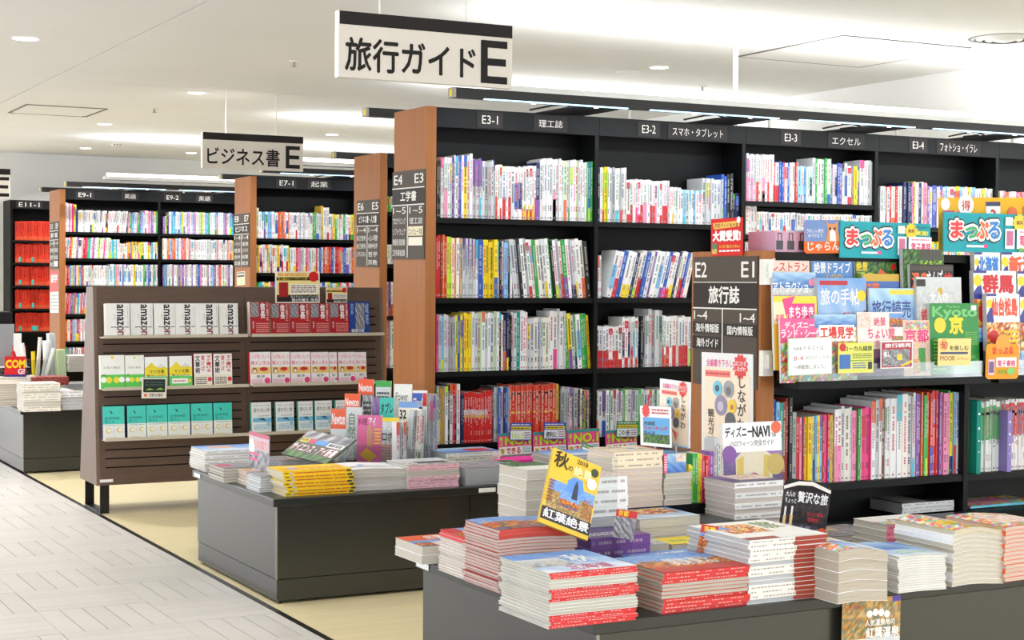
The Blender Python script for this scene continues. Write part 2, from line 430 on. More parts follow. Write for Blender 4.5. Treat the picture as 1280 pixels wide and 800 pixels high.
def sprinkler(px, py, label):
    o = disc(px, py, .035, .008, 'sprinkler', label, 'sprinkler'); MB().cyl((0, 0, -.035), .006, .03, n=8).cyl((0, 0, -.038), .018, .004, n=10).build('nozzle', M_STEEL, o)
sprinkler(193, 135, 'small sprinkler head right of the square ceiling vent'); sprinkler(368, 76, 'small sprinkler head high up between the two hanging signs'); sprinkler(878, 107, 'small sprinkler head under the bright downlight')
p = at(145, 180, z=CZ)
so = MB().cyl((0, 0, -.02), .05, .02, n=16, col='cr').build('smoke_detector', M_WHITE, None, T(p[0], p[1], CZ), 'small smoke detector with dark slots near the back wall', 'smoke detector')
for k in (-1, 0, 1): MB().box(k*.03-.008, k*.03+.008, -.055, -.045, -.016, -.006, 'br').build('slot', M_CARD, so)
def hatch(x0, x1, y0, y1, name, label, cat, split=False):
    o = empty(name, (x0, y0, CZ), label, cat); W, D = x1-x0, y1-y0
    for a, b, c, d in ((0, W, -.016, 0), (0, W, D, D+.016), (-.016, 0, -.016, D+.016), (W, W+.016, -.016, D+.016)):
        MB().box(a, b, c, d, -.006, -.0005, (120, 118, 114)).build('frame_strip', M_CARD, o)
    if split:
        MB().box(0, W, 0, D/2-.003, -.006, -.0005, 'w').build('panel', M_WHITE, o); MB().box(0, W, D/2+.003, D, -.006, -.0005, 'w').build('panel', M_WHITE, o)
    else: MB().box(.03, W-.03, .0, D, -.004, -.0005, 'w').build('panel', M_CEIL, o)
hatch(5.92, 6.86, 7.15, 8.12, 'access_hatch', 'large square white access hatch in the ceiling', 'ceiling hatch', True)
hatch(2.66, 3.29, 13.32, 14.05, 'ceiling_vent', 'square ceiling vent panel with dark side slots', 'air vent')

# hanging signs
def hang_sign(x0, y, W, H, ztop, ops, label):
    o = empty('hanging_sign', (x0, y, ztop-H), label, 'sign', 'hanging department signs')
    MB().box(0, W, 0, .03, 0, H, (226, 219, 210)).build('board', M_CARD, o)
    draw(MB(), ops, W, H).build('lettering', M_CARD, o)
    for f in (.23, .73): MB().cyl((W*f, .015, H), .004, CZ-ztop, n=8).build('rod', M_WHITE, o)
    MB().box(-.006, 0, -.002, .032, 0, H, 'w').build('edge_strip', M_WHITE, o)
BIZ = [('r', 0, .80, 1, 1, (35, 30, 30)), ('t', 'ビジネス書', .04, .10, .76, .60, (30, 26, 26), .018), ('E', .82, .08, .965, .72, (30, 26, 26))]
TRV = [('r', 0, .80, 1, 1, (35, 30, 30)), ('t', '旅行ガイド', .03, .10, .78, .62, (30, 26, 26), .022), ('E', .81, .06, .97, .74, (30, 26, 26))]
hang_sign(3.60, 11.65, .79, .267, 2.384, BIZ, 'smaller hanging white sign with black top band reading ビジネス書 E')
hang_sign(2.44, 6.07, .79, .267, 2.381, TRV, 'large white hanging sign with black top band reading 旅行ガイド E')
p = at(13, 212, y=15.0)
hang_sign(p[0]-.79, 15.0, .79, .267, p[2]+.005, [('r', 0, .80, 1, 1, (35, 30, 30)), ('E', .80, .06, .985, .72, (30, 26, 26))], 'hanging sign cut off at the left edge, only its bold E showing')

# ------------------------------------------------------------------ bookcase rows
BAYW = 0.931
def plaque(x, corners, rows, label):
    """dark sign plate on a face that looks down the aisle; corners are photo pixels (tl, tr, bl)"""
    tl, tr, bl = [at(a, b, x=x-.006) for a, b in corners]
    M, W, H = quad_frame(tl, tr, bl)
    return M, W, H
def end_panel(x, y0, y1, z1, label, sign=None, th=.055):
    o = MB().box(0, th, 0, y1-y0, 0, z1, 'tan').build('end_panel', M_WOOD, None, T(x, y0, 0), label, 'end panel', 'oak end panels of the bookcase rows')
    if sign:
        corners, ops, cm = sign
        M, W, H = plaque(x, corners, ops, None)
        M = T(-x, -y0, 0) @ M
        s = MB().box(0, W, 0, .006, 0, H, (84, 74, 66)).build('sign_plate', M_CARD, o, M)
        draw(MB(), ops, W, H).build('lettering', M_CARD, s)
    return o
def lamp_bar(x0, x1, y, z, side, label):
    """black lighting bar in front of a shelf top, with an LED strip on its underside"""
    o = empty('lighting_bar', (x0, y, z), label, 'light fitting', 'black lighting bars along the bookcase tops'); L = x1-x0
    MB().box(.012, L, -.03, .03, 0, .046, 'k').build('housing', M_METAL, o)
    MB().box(0, .012, -.031, .031, -.001, .047, 'g').build('end_cap', M_STEEL, o)
    MB().box(-.0012, 0, -.012, .012, .006, .04, 'y').build('warning_label', M_CARD, o)
    k = 0
    while .16+k*BAYW < L-.2:
        a = .16+k*BAYW; b = min(L-.05, a+.80)
        st = MB().box(a, b, -.032, -.020, -.004, .002, 'w').build('led_strip', M_LED, o)
        for q in (.27, .62): MB().cyl((a+q, -.022, -.008), .011, .006, n=10).build('glow_clip', M_DOWN, st)  # clips carry emission: a glow put into the part along the strip
        k += 1
    area_light('led_light', (L/2, -.0, -.009), L-.3, .03, 2.2*L, (.93, .97, 1.0), rot=(math.radians(20*side), 0, 0), parent=o)
    return o
def row_fittings(x0, x1, yf, depth, zt, tag_, rear=True, tube=True, arms=None):
    zb = zt+.010
    lamp_bar(x0-.055, x1, yf-.33, zb, 1, 'black lighting bar along the front top of the %s shelves' % tag_)
    if rear: lamp_bar(x0-.055, x1, yf+depth+.33, zb, -1, 'black lighting bar behind the top of the %s shelves' % tag_)
    if tube:
        o = empty('uplight_tube', (x0+.45, yf+depth/2, zt+.14), 'bare white lamp tube lighting the ceiling above the %s shelves' % tag_, 'lamp tube', 'white lamp tubes on top of the bookcase rows')
        L = x1-x0-.45
        MB().box(0, L, -.05, .05, -.02, .012, 'w').build('batten', M_WHITE, o)
        MB().cyl((.03, 0, .032), .016, L-.06, axis='x', n=10).build('tube', M_TUBE, o)
        for q in [x0+.025+.3+BAYW*j-(x0+.45) for j in range(1, 9) if .325+BAYW*j-.45 < L]: MB().cyl((q, 0, -.14), .01, .12, n=8).build('post', M_WHITE, o)
        area_light('tube_light', (L/2, 0, .055), L-.1, .04, 4.3*L, (1, 1, 1), rot=(math.pi, 0, 0), parent=o)
    for k, xa in enumerate([x0+.025+.71+BAYW*j for j in range(9) if x0+.9+BAYW*j < x1]):
        a = MB().box(-.13, .13, -.33, depth+.33, .001, .008, 'k').box(-.012, .012, -.05, .06, .008, .03, 'k').build('lamp_arm', M_BLACK, None, T(xa, yf, zt),
              'flat black lamp arm plate, %s from the aisle, on the %s shelves' % (ordinal(k+1), tag_), 'lamp arm', 'lamp arms on the bookcase tops')
        MB().tube([(-.2, -.02, .012), (-.1, -.06, .035), (.0, -.03, .05), (.08, -.06, .02), (.15, -.02, .012)], .005, 6, 'k').build('cable', M_METAL, a)
def bay(x, yf, depth, zt, shelves, head, label, W=BAYW, hz=.096, left_side=False, back=True):
    """one bay: a divider board on its right, back panel, shelves, plinth and header with its lettering"""
    o = empty('bookcase', (x, yf, 0), label, 'bookcase', 'black bookcase bays'); t = .024
    MB().box(W-t, W-.001, 0, depth, 0, zt-.002).build('divider', M_BLACK, o)
    if left_side: MB().box(-t, 0, 0, depth, 0, zt).build('side_panel', M_BLACK, o)
    MB().box(.001, W-t, depth/2, depth/2+.012, .08, zt-.03).build('back_panel', M_BLACK, o)
    MB().box(.001, W-t, .03, depth-.03, 0, .08).build('plinth', M_BLACK, o)
    MB().box(.001, W-t, .022, depth-.02, zt-.025, zt-.003).build('top_board', M_BLACK, o)
    for z in shelves:
        MB().box(.001, W-t, .004, depth-.004, z-.026, z).build('shelf', M_BLACK, o)
    if hz:
        h = MB().box(.001, W-.001, -.004, -.0005, zt-hz, zt).build('header', M_BLACK, o)
        if head:
            for s, u0, u1, v0, v1 in head:
                lp = MB().box(t/2+W*(u0-.03), t/2+W*(u1+.03), -.006, -.004, zt-hz+.008, zt-.008, (40, 37, 37)).build('label_strip', M_CARD, h)
                draw(MB(), [('t', s, u0, v0, u1, v1, (222, 219, 212), 0)], W, hz).xf(T(t/2, -.006, zt-hz)).build('lettering', M_CARD, lp)
    return o

BR = (84, 74, 66); DK = (52, 44, 40); WH = (238, 236, 230)
def sign_ops(a, b, title, rows, split=.5, top=.19, mid=.38, low=.47):
    ops = [('r', .0, 1-mid, 1, 1-top-.012, DK), ('t', a, .05, 1-top+.04, .32, .96, WH, .01), ('t', b, .70, 1-top+.04, .97, .96, WH, .01),
           ('r', 0, 1-top-.012, 1, 1-top, WH), ('t', title, .12 if len(title) > 3 else .26, 1-mid+.035, .9 if len(title) > 3 else .76, 1-top-.04, WH, .02), ('r', 0, 1-mid-.012, 1, 1-mid, WH)]
    ops.append(('r', split-.012, .02, split+.012, 1-mid, WH))
    n = len(rows); hgt = (1-mid-.02)/n
    for k, (l, r) in enumerate(rows):
        z1 = 1-mid-.03-k*hgt; z0 = z1-hgt*.62
        if l: ops.append(('t', l, .04, z0, split-.06, z1, WH, .008))
        if r == '#': ops.append(('r', split+.04, z0, .97, z1+.02, (240, 232, 215)))
        elif r and r[0] == '*': ops += [('r', split+.03, z0-.01, .98, z1+.02, (235, 222, 190)), ('t', r[1:], split+.05, z0, .96, z1, (60, 50, 40), .01)]
        elif r: ops.append(('t', r, split+.06, z0, .96, z1, WH, .008))
    return ops

HT = 2.142; DEP = 0.38
# row E3 / E4
Y3, X3 = 7.13, 3.32
end_panel(X3, Y3-.004, Y3+DEP, HT+.003, 'tall oak end panel with brown plate reading E4 E3 工学書',
          (((490.8, 215.4), (531, 211), (490.3, 324)), sign_ops('E4', 'E3', '工学書', [('1~5', '1~5'), ('プログラミング', '理工誌'), ('ソフトウェア', '*コンピュータ誌'), ('情報処理試験', '#'), ('工学系資格試験', '')]), None))
BX3 = [X3+.055+k*BAYW for k in range(6)]
SH3 = {0: (1.603, 1.208, .843, .484), 1: (1.603, 1.208, .843, .484), 2: (1.738, 1.556, 1.208, .843, .484), 3: (1.62, 1.208, .843, .484), 4: (1.62, 1.208, .843, .484)}
HD3 = {0: [('E3-1', .255, .35, .28, .72), ('理工誌', .60, .75, .28, .68)], 1: [('E3-2', .265, .355, .28, .72), ('スマホ・タブレット', .47, .82, .24, .72)],
       2: [('E3-3', .265, .355, .28, .72), ('エクセル', .62, .84, .26, .70)], 3: [('E3-4', .255, .345, .28, .72), ('フォトショ・イラレ', .48, .79, .22, .74)], 4: [('E3-5', .25, .36, .28, .72)]}
NM = ('E3-1', 'E3-2', 'E3-3', 'E3-4', 'E3-5')
for k in range(5):
    bay(BX3[k], Y3, DEP, HT, SH3[k], HD3[k], 'tall black bookcase bay with header reading %s' % NM[k])
row_fittings(X3+.03, BX3[4]+BAYW, Y3, DEP, HT, 'computing', arms=[BX3[k]+.71 for k in range(5)])
p = at(925, 46, z=CZ)
po = MB().cyl((0, 0, 0), .014, CZ-HT-.03, n=12).build('ceiling_pole', M_WHITE, None, T(p[0], Y3+DEP+.02, HT+.03), 'thin white power pole from the ceiling to the computing shelves', 'pole')
MB().cyl((0, 0, CZ-HT-.04), .05, .01, n=16).build('flange', M_WHITE, po)

# row E5 / E6
Y5, X5 = 9.91, 4.278
end_panel(X5, Y5, Y5+.45, HT, 'oak end panel with brown plate reading E6 E5 ビジネス書・人文書',
          (((446, 251), (474, 249), (445, 333.5)), sign_ops('E6', 'E5', 'ビジネス書・人文書', [('1~4', '1~4'), ('自己啓発', '心理'), ('自己啓発', '精神世界'), ('ビジネススキル', '哲学'), ('', '宗教')]), None))
for k in range(3): bay(X5+.055+k*BAYW, Y5, .45, HT, (1.75, 1.40, 1.05, .70), None, 'dark bookcase bay behind the oak panel marked E5, %s from the aisle' % ordinal(k+1))
row_fittings(X5+.03, 7.4, Y5, .45, HT, 'humanities', tube=True)
# row E7 / E8
Y7, X7 = 12.75, 4.341
end_panel(X7, Y7, Y7+.40, HT, 'oak end panel with brown plate reading E8 E7 ビジネス',
          (((292.6, 268), (311.5, 266), (292.3, 334)), sign_ops('E8', 'E7', 'ビジネス', [('1~4', '1~4'), ('マーケティング', '金融'), ('経営', 'ビジネス'), ('会計', '起業'), ('流通', '経済')]), None))
HD7 = [('E7-1', .20, .33, .28, .72), ('起業', .50, .66, .24, .74)]
for k in range(3): bay(X7+.055+k*BAYW, Y7, .40, HT, (1.63, 1.345, 1.0, .65), HD7 if k == 0 else None, 'black bookcase bay with header reading E7-1 起業' if k == 0 else 'dark bookcase bay right of the E7-1 bay, %s from the aisle' % ordinal(k+1))
row_fittings(X7+.03, 7.3, Y7, .40, HT, 'enterprise', arms=[X7+.76, X7+1.7])
# row E9 / E10
Y9, X9 = 15.70, 3.435
end_panel(X9, Y9, Y9+.45, HT, 'far oak end panel with brown plate and red notice, marked E10 E9',
          (((62.6, 278), (73, 276.5), (62.4, 336)), sign_ops('E10', 'E9', '語学・辞典', [('1~4', '1~4'), ('辞典', '英語'), ('語学', '会話'), ('検定', '#')]), None))
for k in range(4): bay(X9+.055+k*BAYW, Y9, .45, HT, (1.735, 1.48, 1.215, .94, .675, .41), [('E9-1', .12, .25, .28, .72), ('英語', .60, .72, .24, .74)] if k == 0 else [('E9-2', .05, .18, .28, .72), ('英語', .40, .53, .24, .74)] if k == 1 else None,
                       ('black bookcase bay with header reading E9-%d 英語' % (k+1)) if k < 2 else 'dark far bookcase bay, %s from the aisle in the language row' % ordinal(k+1))
row_fittings(X9+.03, 7.2, Y9, .45, HT, 'language', arms=[X9+.6, X9+1.4])
# bay E11 against the back wall
X11, Y11 = 3.47, 18.2
Z11 = [at(40, q, y=Y11)[2] for q in (300.5, 328.5, 357, 386, 414.5)]
for k in range(2):
    bay(X11+k*.95, Y11, .40, HT, Z11, [('E11-1', .06, .30, .25, .75)] if k == 0 else None, 'black wall bookcase headed E11-1 full of red books' if k == 0 else 'black wall bookcase right of the red book shelves', left_side=(k == 0))

# ------------------------------------------------------------------ low bookcase E1 / E2 beside the near table
X1, Y1, D1, HT1 = 3.452, 4.60, 0.43, 1.405
TZ = 0.425                                       # table top height
E1SIGN = [('r', 0, .80, 1, .805, WH), ('r', 0, .60, 1, .795, DK), ('t', 'E2', .03, .84, .22, .96, WH, .012), ('t', 'E1', .76, .84, .96, .96, WH, .012), ('r', 0, .595, 1, .605, WH),
          ('t', '旅行誌', .25, .635, .74, .775, WH, .03), ('r', .47, .22, .485, .6, WH), ('t', '1~4', .02, .51, .24, .58, WH, .01), ('t', '1~4', .75, .50, .98, .57, WH, .01),
          ('r', 0, .40, .46, .49, DK), ('r', .5, .39, 1, .485, DK), ('t', '海外情報版', .05, .41, .43, .48, WH, .02), ('t', '国内情報版', .56, .40, .95, .47, WH, .02),
          ('r', 0, .28, .46, .38, DK), ('t', '海外ガイド', .07, .295, .42, .365, WH, .02)]
ep1 = end_panel(X1, Y1, Y1+D1, HT1+.004, 'low oak end panel beside the near table, plate reading E2 E1 旅行誌', (((867.3, 321.5), (947, 320), (866, 479)), E1SIGN, None), th=.06)
for (px, py) in ((958, 340), (957.5, 454)):      # white clips on the panel edge
    q = at(px, py, y=Y1-.012)
    c = MB().box(-.022, .022, -.012, .011, -.045, .045, 'w').build('clip_plate', M_WHITE, ep1, T(q[0]-X1, q[1]-Y1, q[2]))
    MB().box(-.007, .007, -.024, -.012, -.02, .03, 'w').box(-.014, .012, -.018, -.012, -.012, -.002, 'w').build('clip_catch', M_WHITE, c)
BX1 = [X1+.06+k*BAYW for k in range(3)]
for k in range(3):
    bay(BX1[k], Y1, D1, HT1, (.565,), None, ('low black bookcase bay with travel magazines face out, beside the E1 panel', 'low black bookcase bay right of the magazine rack, with boxed comics', 'low black bookcase bay at the far right, mostly out of frame')[k], hz=.03)
# stepped magazine racks standing on the bay
RY0, RZ0 = Y1-.13, .954
def rack(x0, x1, label):
    o = empty('magazine_rack', (x0, RY0, RZ0), label, 'magazine rack', 'stepped acrylic fronted magazine racks'); L = x1-x0
    MB().box(0, L, -.012, .20, -.030, -.004, 'k').build('base_shelf', M_BLACK, o)
    for k in range(4): MB().box(.01, L-.01, .034+k*.035, .038+k*.035, -.004, .06+k*.07, 'k').build('step', M_BLACK, o)
    MB().box(.01, L-.01, .180, .188, -.004, .41, 'k').build('back_panel', M_BLACK, o)
    MB().box(0, L, -.010, -.006, -.02, .055, 'w').build('acrylic_front', M_ACR, o)
    for s in (0, L-.004): MB().box(s, s+.004, -.006, .17, -.004, .09, 'w').build('acrylic_side', M_ACR, o)
    return o
rack(BX1[0]+.002, BX1[1]-.03, 'stepped rack with clear front holding travel magazines beside the E1 panel')
rack(BX1[1]+.01, BX1[2]-.02, 'stepped rack with clear front holding local guides at the right edge')

COVN = [0]
def cover_item(name, M, W, H, Tk, ops, base, label, cat, group=None, side=None, pages='pg', tag_print='cover_print'):
    """a book or magazine shown face out: body with spine and page edges, and its printed cover as a part"""
    b = MB().box(0, W, 0, Tk, 0, H, base, 0, top=pages, left=side or base, right=pages, topm=1, rightm=1)
    o = b.build(name, [M_PRINT, M_PAGE], None, M, label, cat, group)
    if ops: draw(MB(), ops, W, H).build(tag_print, M_PRINT, o)
    return o
def mag_at(px0, px1, pyt, tier, Hm, ops, base, label, n=1, rot=0, x_off=0):
    """a magazine standing in the rack; its top-left corner sits at a photo pixel on the plane of its tier"""
    y = RY0+.012+tier*.035
    a = at(px0, pyt, y=y+.02); b = at(px1, pyt, y=y+.02); W = b[0]-a[0]
    M = T(a[0], y, a[2]-Hm) @ RX(-3) @ RY(rot)
    cover_item('travel_magazine', M, W, Hm, .006+.003*n, ops, base, label, 'magazine', 'travel magazines face out in the racks', side='lg')
R = 'travel magazine '
mag_at(964, 1010, 322, 3, .27, [('p', 0, 0, 1, 1, 'pastel'), ('r', 0, .80, 1, 1, (236, 214, 206)), ('t', 'レストラン', .0, .82, .95, .94, (215, 60, 60), .02)], 'cr', 'pale pink restaurant guide in the back tier beside the E1 panel')
mag_at(1013, 1064, 322, 3, .28, [('p', 0, 0, 1, 1, 'sky'), ('r', 0, .72, 1, 1, (90, 140, 205)), ('t', '絶景ドライブ', .05, .80, .95, .95, 'w', .02), ('t', '100', .35, .70, .75, .79, 'gold', .02)], 'b', 'blue drive guide titled 絶景ドライブ in the back tier of the rack')
mag_at(1067, 1119, 324, 3, .27, [('p', 0, 0, 1, 1, 'forest'), ('t', '絶景', .03, .84, .3, .97, 'y', .02), ('q', [(.5, .72), (.98, .70), (.6, .88)], 'o'), ('s', .92, .9, .07, 'r'), ('t', '温泉', .05, .70, .45, .83, 'lm', .02)], 'gn', 'dark green scenic magazine with red starburst in the back tier')
mag_at(1127, 1178, 311, 1.7, .28, [('p', 0, 0, 1, 1, 'forest'), ('r', .4, .86, .95, 1, (70, 70, 60)), ('t', 'ハイキング', .4, .76, .96, .86, 'lm', .02)], 'dg', 'dark green walking magazine highest in the rack, below the teal board', n=4)
mag_at(964, 1018, 340, 2, .28, [('p', 0, 0, 1, 1, 'town'), ('p', 0, .8, 1, 1, 'sea'), ('t', 'アトラクション', .0, .74, .98, .88, 'w', .02), ('t', 'ガイドブック 2019', .0, .63, .9, .72, 'hp', .015), ('c', .9, .87, .07, 'p')], 'lg', 'attraction guidebook with white lettering in the third tier beside the E1 panel')
mag_at(1077, 1122, 342, 2, .27, [('p', 0, 0, 1, 1, 'autumn'), ('r', 0, .9, 1, 1, 'gold'), ('r', 0, .66, 1, .9, (70, 110, 185)), ('t', '紅葉', .03, .68, .45, .88, 'o', .03)], 'gold', 'autumn leaf magazine with orange 紅葉 title half hidden in the rack')
mag_at(1136, 1190, 330, 1.2, .29, [('r', 0, 0, 1, 1, (32, 28, 28)), ('r', 0, .92, 1, .98, (70, 60, 55)), ('t', '温泉', .03, .68, .42, .9, 'o', .03), ('t', 'さんぽ', .38, .70, .75, .93, 'w', .02), ('t', '旅', .77, .68, .97, .9, 'r', .03)], 'k', 'black hot spring magazine titled 温泉さんぽ旅', n=4)
mag_at(1020, 1081, 347, 1.4, .29, [('p', 0, 0, 1, 1, 'hill'), ('r', .05, .91, .62, .965, (190, 40, 60)), ('t', '旅の手帖', .06, .66, .86, .87, 'w', .02), ('c', .9, .78, .09, 'y'), ('t', '秋', .50, .40, .66, .58, (225, 90, 110), .02)], 'lb', 'sky blue magazine titled 旅の手帖 with yellow disc in the middle of the rack', n=5)
mag_at(965, 1019, 370, 1, .26, [('r', 0, 0, 1, 1, (246, 216, 60)), ('r', .0, .62, .28, .92, (250, 245, 190)), ('t', '京都', .04, .66, .24, .76, 'hp', .02), ('q', [(.2, .96), (.5, 1), (.28, .72)], 'hp'), ('r', .32, .66, .95, .90, (236, 60, 140)), ('t', 'まち歩き', .35, .69, .92, .87, 'w', .03), ('t', '地図', .45, .44, .78, .62, (190, 60, 120), .03)], 'y', 'yellow and pink town map magazine titled まち歩き地図')
mag_at(1085, 1141, 360, 1, .29, [('p', 0, 0, 1, 1, 'sea'), ('r', .45, .92, 1, .98, (240, 215, 70)), ('t', '旅行読売', .05, .62, .92, .85, (60, 80, 150), .02)], 'lb', 'blue mountain magazine titled 旅行読売 in the second tier')
mag_at(1144, 1200, 346, .7, .29, [('p', 0, 0, 1, 1, 'town'), ('r', .0, .88, .2, .97, (40, 40, 30)), ('c', .52, .82, .06, 'gold'), ('t', '大人の', .28, .66, .7, .82, 'w', .02), ('t', '鉄道の旅', .08, .42, .82, .60, (205, 60, 60), .03)], 'tan', 'beige railway magazine titled 大人の鉄道の旅', n=4)
mag_at(973, 1018, 398, 0, .225, [('p', 0, 0, 1, 1, 'fun', 8), ('r', 0, .62, 1, 1, (240, 90, 150)), ('t', 'ディズニー', .12, .84, .95, .95, 'w', .03), ('t', 'ランド・シー', .02, .70, .98, .83, 'w', .03), ('r', .3, .62, 1, .69, 'y')], 'hp', 'pink theme park magazine at the front left of the rack, partly under a notice')
mag_at(1016, 1068, 393, 0, .235, [('p', 0, 0, 1, 1, 'fun', 9), ('p', 0, .8, 1, 1, 'sea'), ('r', .1, .60, .95, .84, (250, 250, 245)), ('t', '工場見学', .12, .63, .93, .82, (215, 40, 40), .04), ('t', '社会科見学', .18, .48, .72, .59, (235, 110, 60), .02), ('r', .72, .50, .95, .58, 'gold')], 'c', 'colourful factory tour guide titled 工場見学 in the front tier')
mag_at(1069, 1126, 390, 0, .23, [('p', 0, 0, 1, 1, 'sunset'), ('r', 0, .42, 1, 1, (246, 226, 226)), ('p', .0, .75, .3, .98, 'pastel'), ('p', .7, .76, 1, .98, 'autumn'), ('p', .75, .45, 1, .62, 'leaves'), ('t', '絶景', .36, .78, .62, .92, (220, 80, 120), .015), ('t', 'ちょい旅', .22, .58, .82, .76, (220, 80, 120), .02), ('t', 'ガイド', .38, .46, .64, .56, (220, 80, 120), .01)], 'pk2', 'pale pink guide titled 絶景ちょい旅 with sunset below in the front tier')
mag_at(1126, 1160, 400, .15, .205, [('p', 0, 0, 1, 1, 'pinkrug', 12), ('t', '京都', .05, .60, .95, .84, (225, 60, 130), .03), ('p', .1, .84, .95, .97, 'fun'), ('p', .55, .08, .8, .5, 'greenrug'), ('p', .35, .05, .6, .3, 'food')], 'pk2', 'pale pink patterned Kyoto guide left of the green one')
mag_at(1160, 1221, 379, .1, .262, [('r', 0, 0, 1, 1, (40, 140, 62)), ('p', 0, 0, 1, .28, 'greenrug'), ('t', 'Kyoto', .05, .76, .97, .96, (120, 195, 120), .03), ('t', 'Perfect', .35, .93, .62, .98, (120, 195, 120), .01), ('t', '京', .38, .56, .68, .83, (245, 215, 40), .05), ('c', .2, .69, .12, (235, 210, 60)), ('l', .7, .4, .95, .6, 6, (110, 180, 80)), ('l', .06, .05, .3, .5, 9, (170, 210, 120)), ('r', .84, .9, .95, .97, 'w')], 'gn', 'bright green Kyoto magazine at the front right of the rack', n=3)
# local guides in the next rack: white covers with curved title arch
def guide(px0, px1, pyt, tier, Hm, title, col, label):
    ops = [('p', 0, 0, 1, .62, 'food', 9), ('p', 0, 0, 1, .2, 'sea'), ('r', 0, .6, 1, 1, (246, 246, 246)), ('q', [(0, .6), (.22, .6), (.16, .85), (0, .7)], (50, 60, 150)), ('c', .1, .86, .1, 'y'), ('t', title, .2 if len(title) < 3 else .15, .68, .94, .95, col, .05), ('r', 0, .965, .3, 1, (60, 60, 140)), ('c', .2, .4, .15, 'r'), ('l', .5, .3, .95, .5, 3, 'y')]
    mag_at(px0, px1, pyt, tier, Hm, ops, 'w', label, n=5)
guide(1216, 1248, 315, 2, .27, '北海道', (50, 130, 215), 'local guide with blue 北海道 title at the back of the right rack')
guide(1250, 1294, 315, 2, .27, '新潟', (225, 90, 50), 'local guide with orange title cut off by the right edge, back tier')
guide(1215, 1268, 338, 1, .27, '群馬', (205, 30, 45), 'local guide with red 群馬 title in the right rack')
guide(1270, 1315, 339, 1, .27, '長野', (60, 110, 190), 'local guide with blue title cut off by the right edge, middle tier')
guide(1231, 1272, 367, 0, .27, '仙台松島', (230, 80, 50), 'local guide with orange 仙台松島 title in the front tier')
guide(1273, 1318, 368, 0, .27, '福島', (200, 60, 60), 'local guide with dull red title cut off by the right edge, front tier')

def face_card(px0, px1, pyt, pyb, y, ops, label, base='w', name='notice_card', cat='card', th=.0025, skew=0, round_=False, group=None):
    """an upright card facing the camera side (-Y) on the plane y"""
    tl, tr, bl = at(px0, pyt, y=y), at(px1, pyt+skew, y=y), at(px0, pyb, y=y)
    M, W, H = quad_frame(tl, tr, bl)
    return sheet(name, M, W, H, ops, label, cat, base, th, group, round_=round_)
YC = RY0-.016
face_card(985, 1040, 423, 470, YC, [('r', .02, .02, .98, .98, (250, 252, 248)), ('t', 'NHKテキストは', .12, .66, .8, .78, (90, 90, 100), 0), ('t', '8-4', .12, .40, .34, .52, (190, 50, 80), .004), ('t', '(旧コミックス)', .38, .40, .95, .51, (110, 110, 120), 0), ('t', 'へ移動致しました。', .12, .16, .85, .28, (90, 90, 100), 0)], 'handwritten white notice with green border clipped to the rack', base=(190, 225, 190), skew=-2)
face_card(1048, 1092, 429, 467, YC, [('r', .03, .15, .34, .62, (60, 110, 185)), ('t', 'ローカル線旅', .16, .72, .96, .90, (40, 60, 40), .012), ('c', .12, .86, .09, 'r'), ('l', .4, .48, .95, .66, 3, (120, 140, 60)), ('l', .4, .14, .78, .36, 3, (80, 120, 180)), ('r', .84, .12, .95, .36, (50, 50, 60)), ('r', .34, .40, .95, .43, (130, 170, 60))], 'lime yellow card titled ローカル線旅 clipped to the rack', base=(228, 228, 120), skew=-1)
face_card(1101, 1141, 426, 461, YC, [('r', .03, .04, .97, .94, (180, 40, 60)), ('t', '旅行読売', .12, .74, .94, .9, 'w', .03), ('p', .06, .08, .9, .68, 'grey', 8), ('r', .5, .3, .66, .5, 'y'), ('t', '楽し', .08, .4, .3, .62, 'w', .02), ('q', [(.66, .06), (.96, .2), (.96, .28), (.6, .1)], 'y')], 'small white framed red card titled 旅行読売 on the rack front', skew=-1)
face_card(1173, 1214, 423, 457, YC, [('c', .16, .76, .13, (235, 180, 90)), ('t', '旬', .08, .60, .26, .9, (190, 40, 80), .02), ('t', 'を楽しむ', .34, .56, .92, .74, (40, 40, 40), .01), ('r', .06, .42, .9, .50, (50, 60, 110)), ('t', 'MOOK', .06, .18, .52, .36, (160, 80, 60), .0), ('t', 'コレクション', .56, .2, .94, .32, (160, 80, 60), 0)], 'cream card reading MOOK clipped over the green magazine', base=(245, 222, 150))
face_card(1233, 1274, 430, 474, YC, [('c', .5, 1.0, .22, (242, 160, 50)), ('t', 'まっぷる', .18, .70, .82, .92, (225, 60, 40), .05), ('r', .30, .34, .92, .62, 'w'), ('t', '電子書籍', .34, .36, .88, .54, (215, 40, 110), .02), ('r', .06, .12, .25, .56, (240, 200, 210)), ('r', .08, .18, .23, .5, (120, 90, 140)), ('t', '無料', .38, .14, .6, .28, (120, 190, 60), .02), ('c', .75, .22, .13, (130, 200, 100), .1)], 'orange rounded hang tag advertising e-books at the right rack', base=(242, 160, 50), round_=True, name='hang_tag', cat='tag')

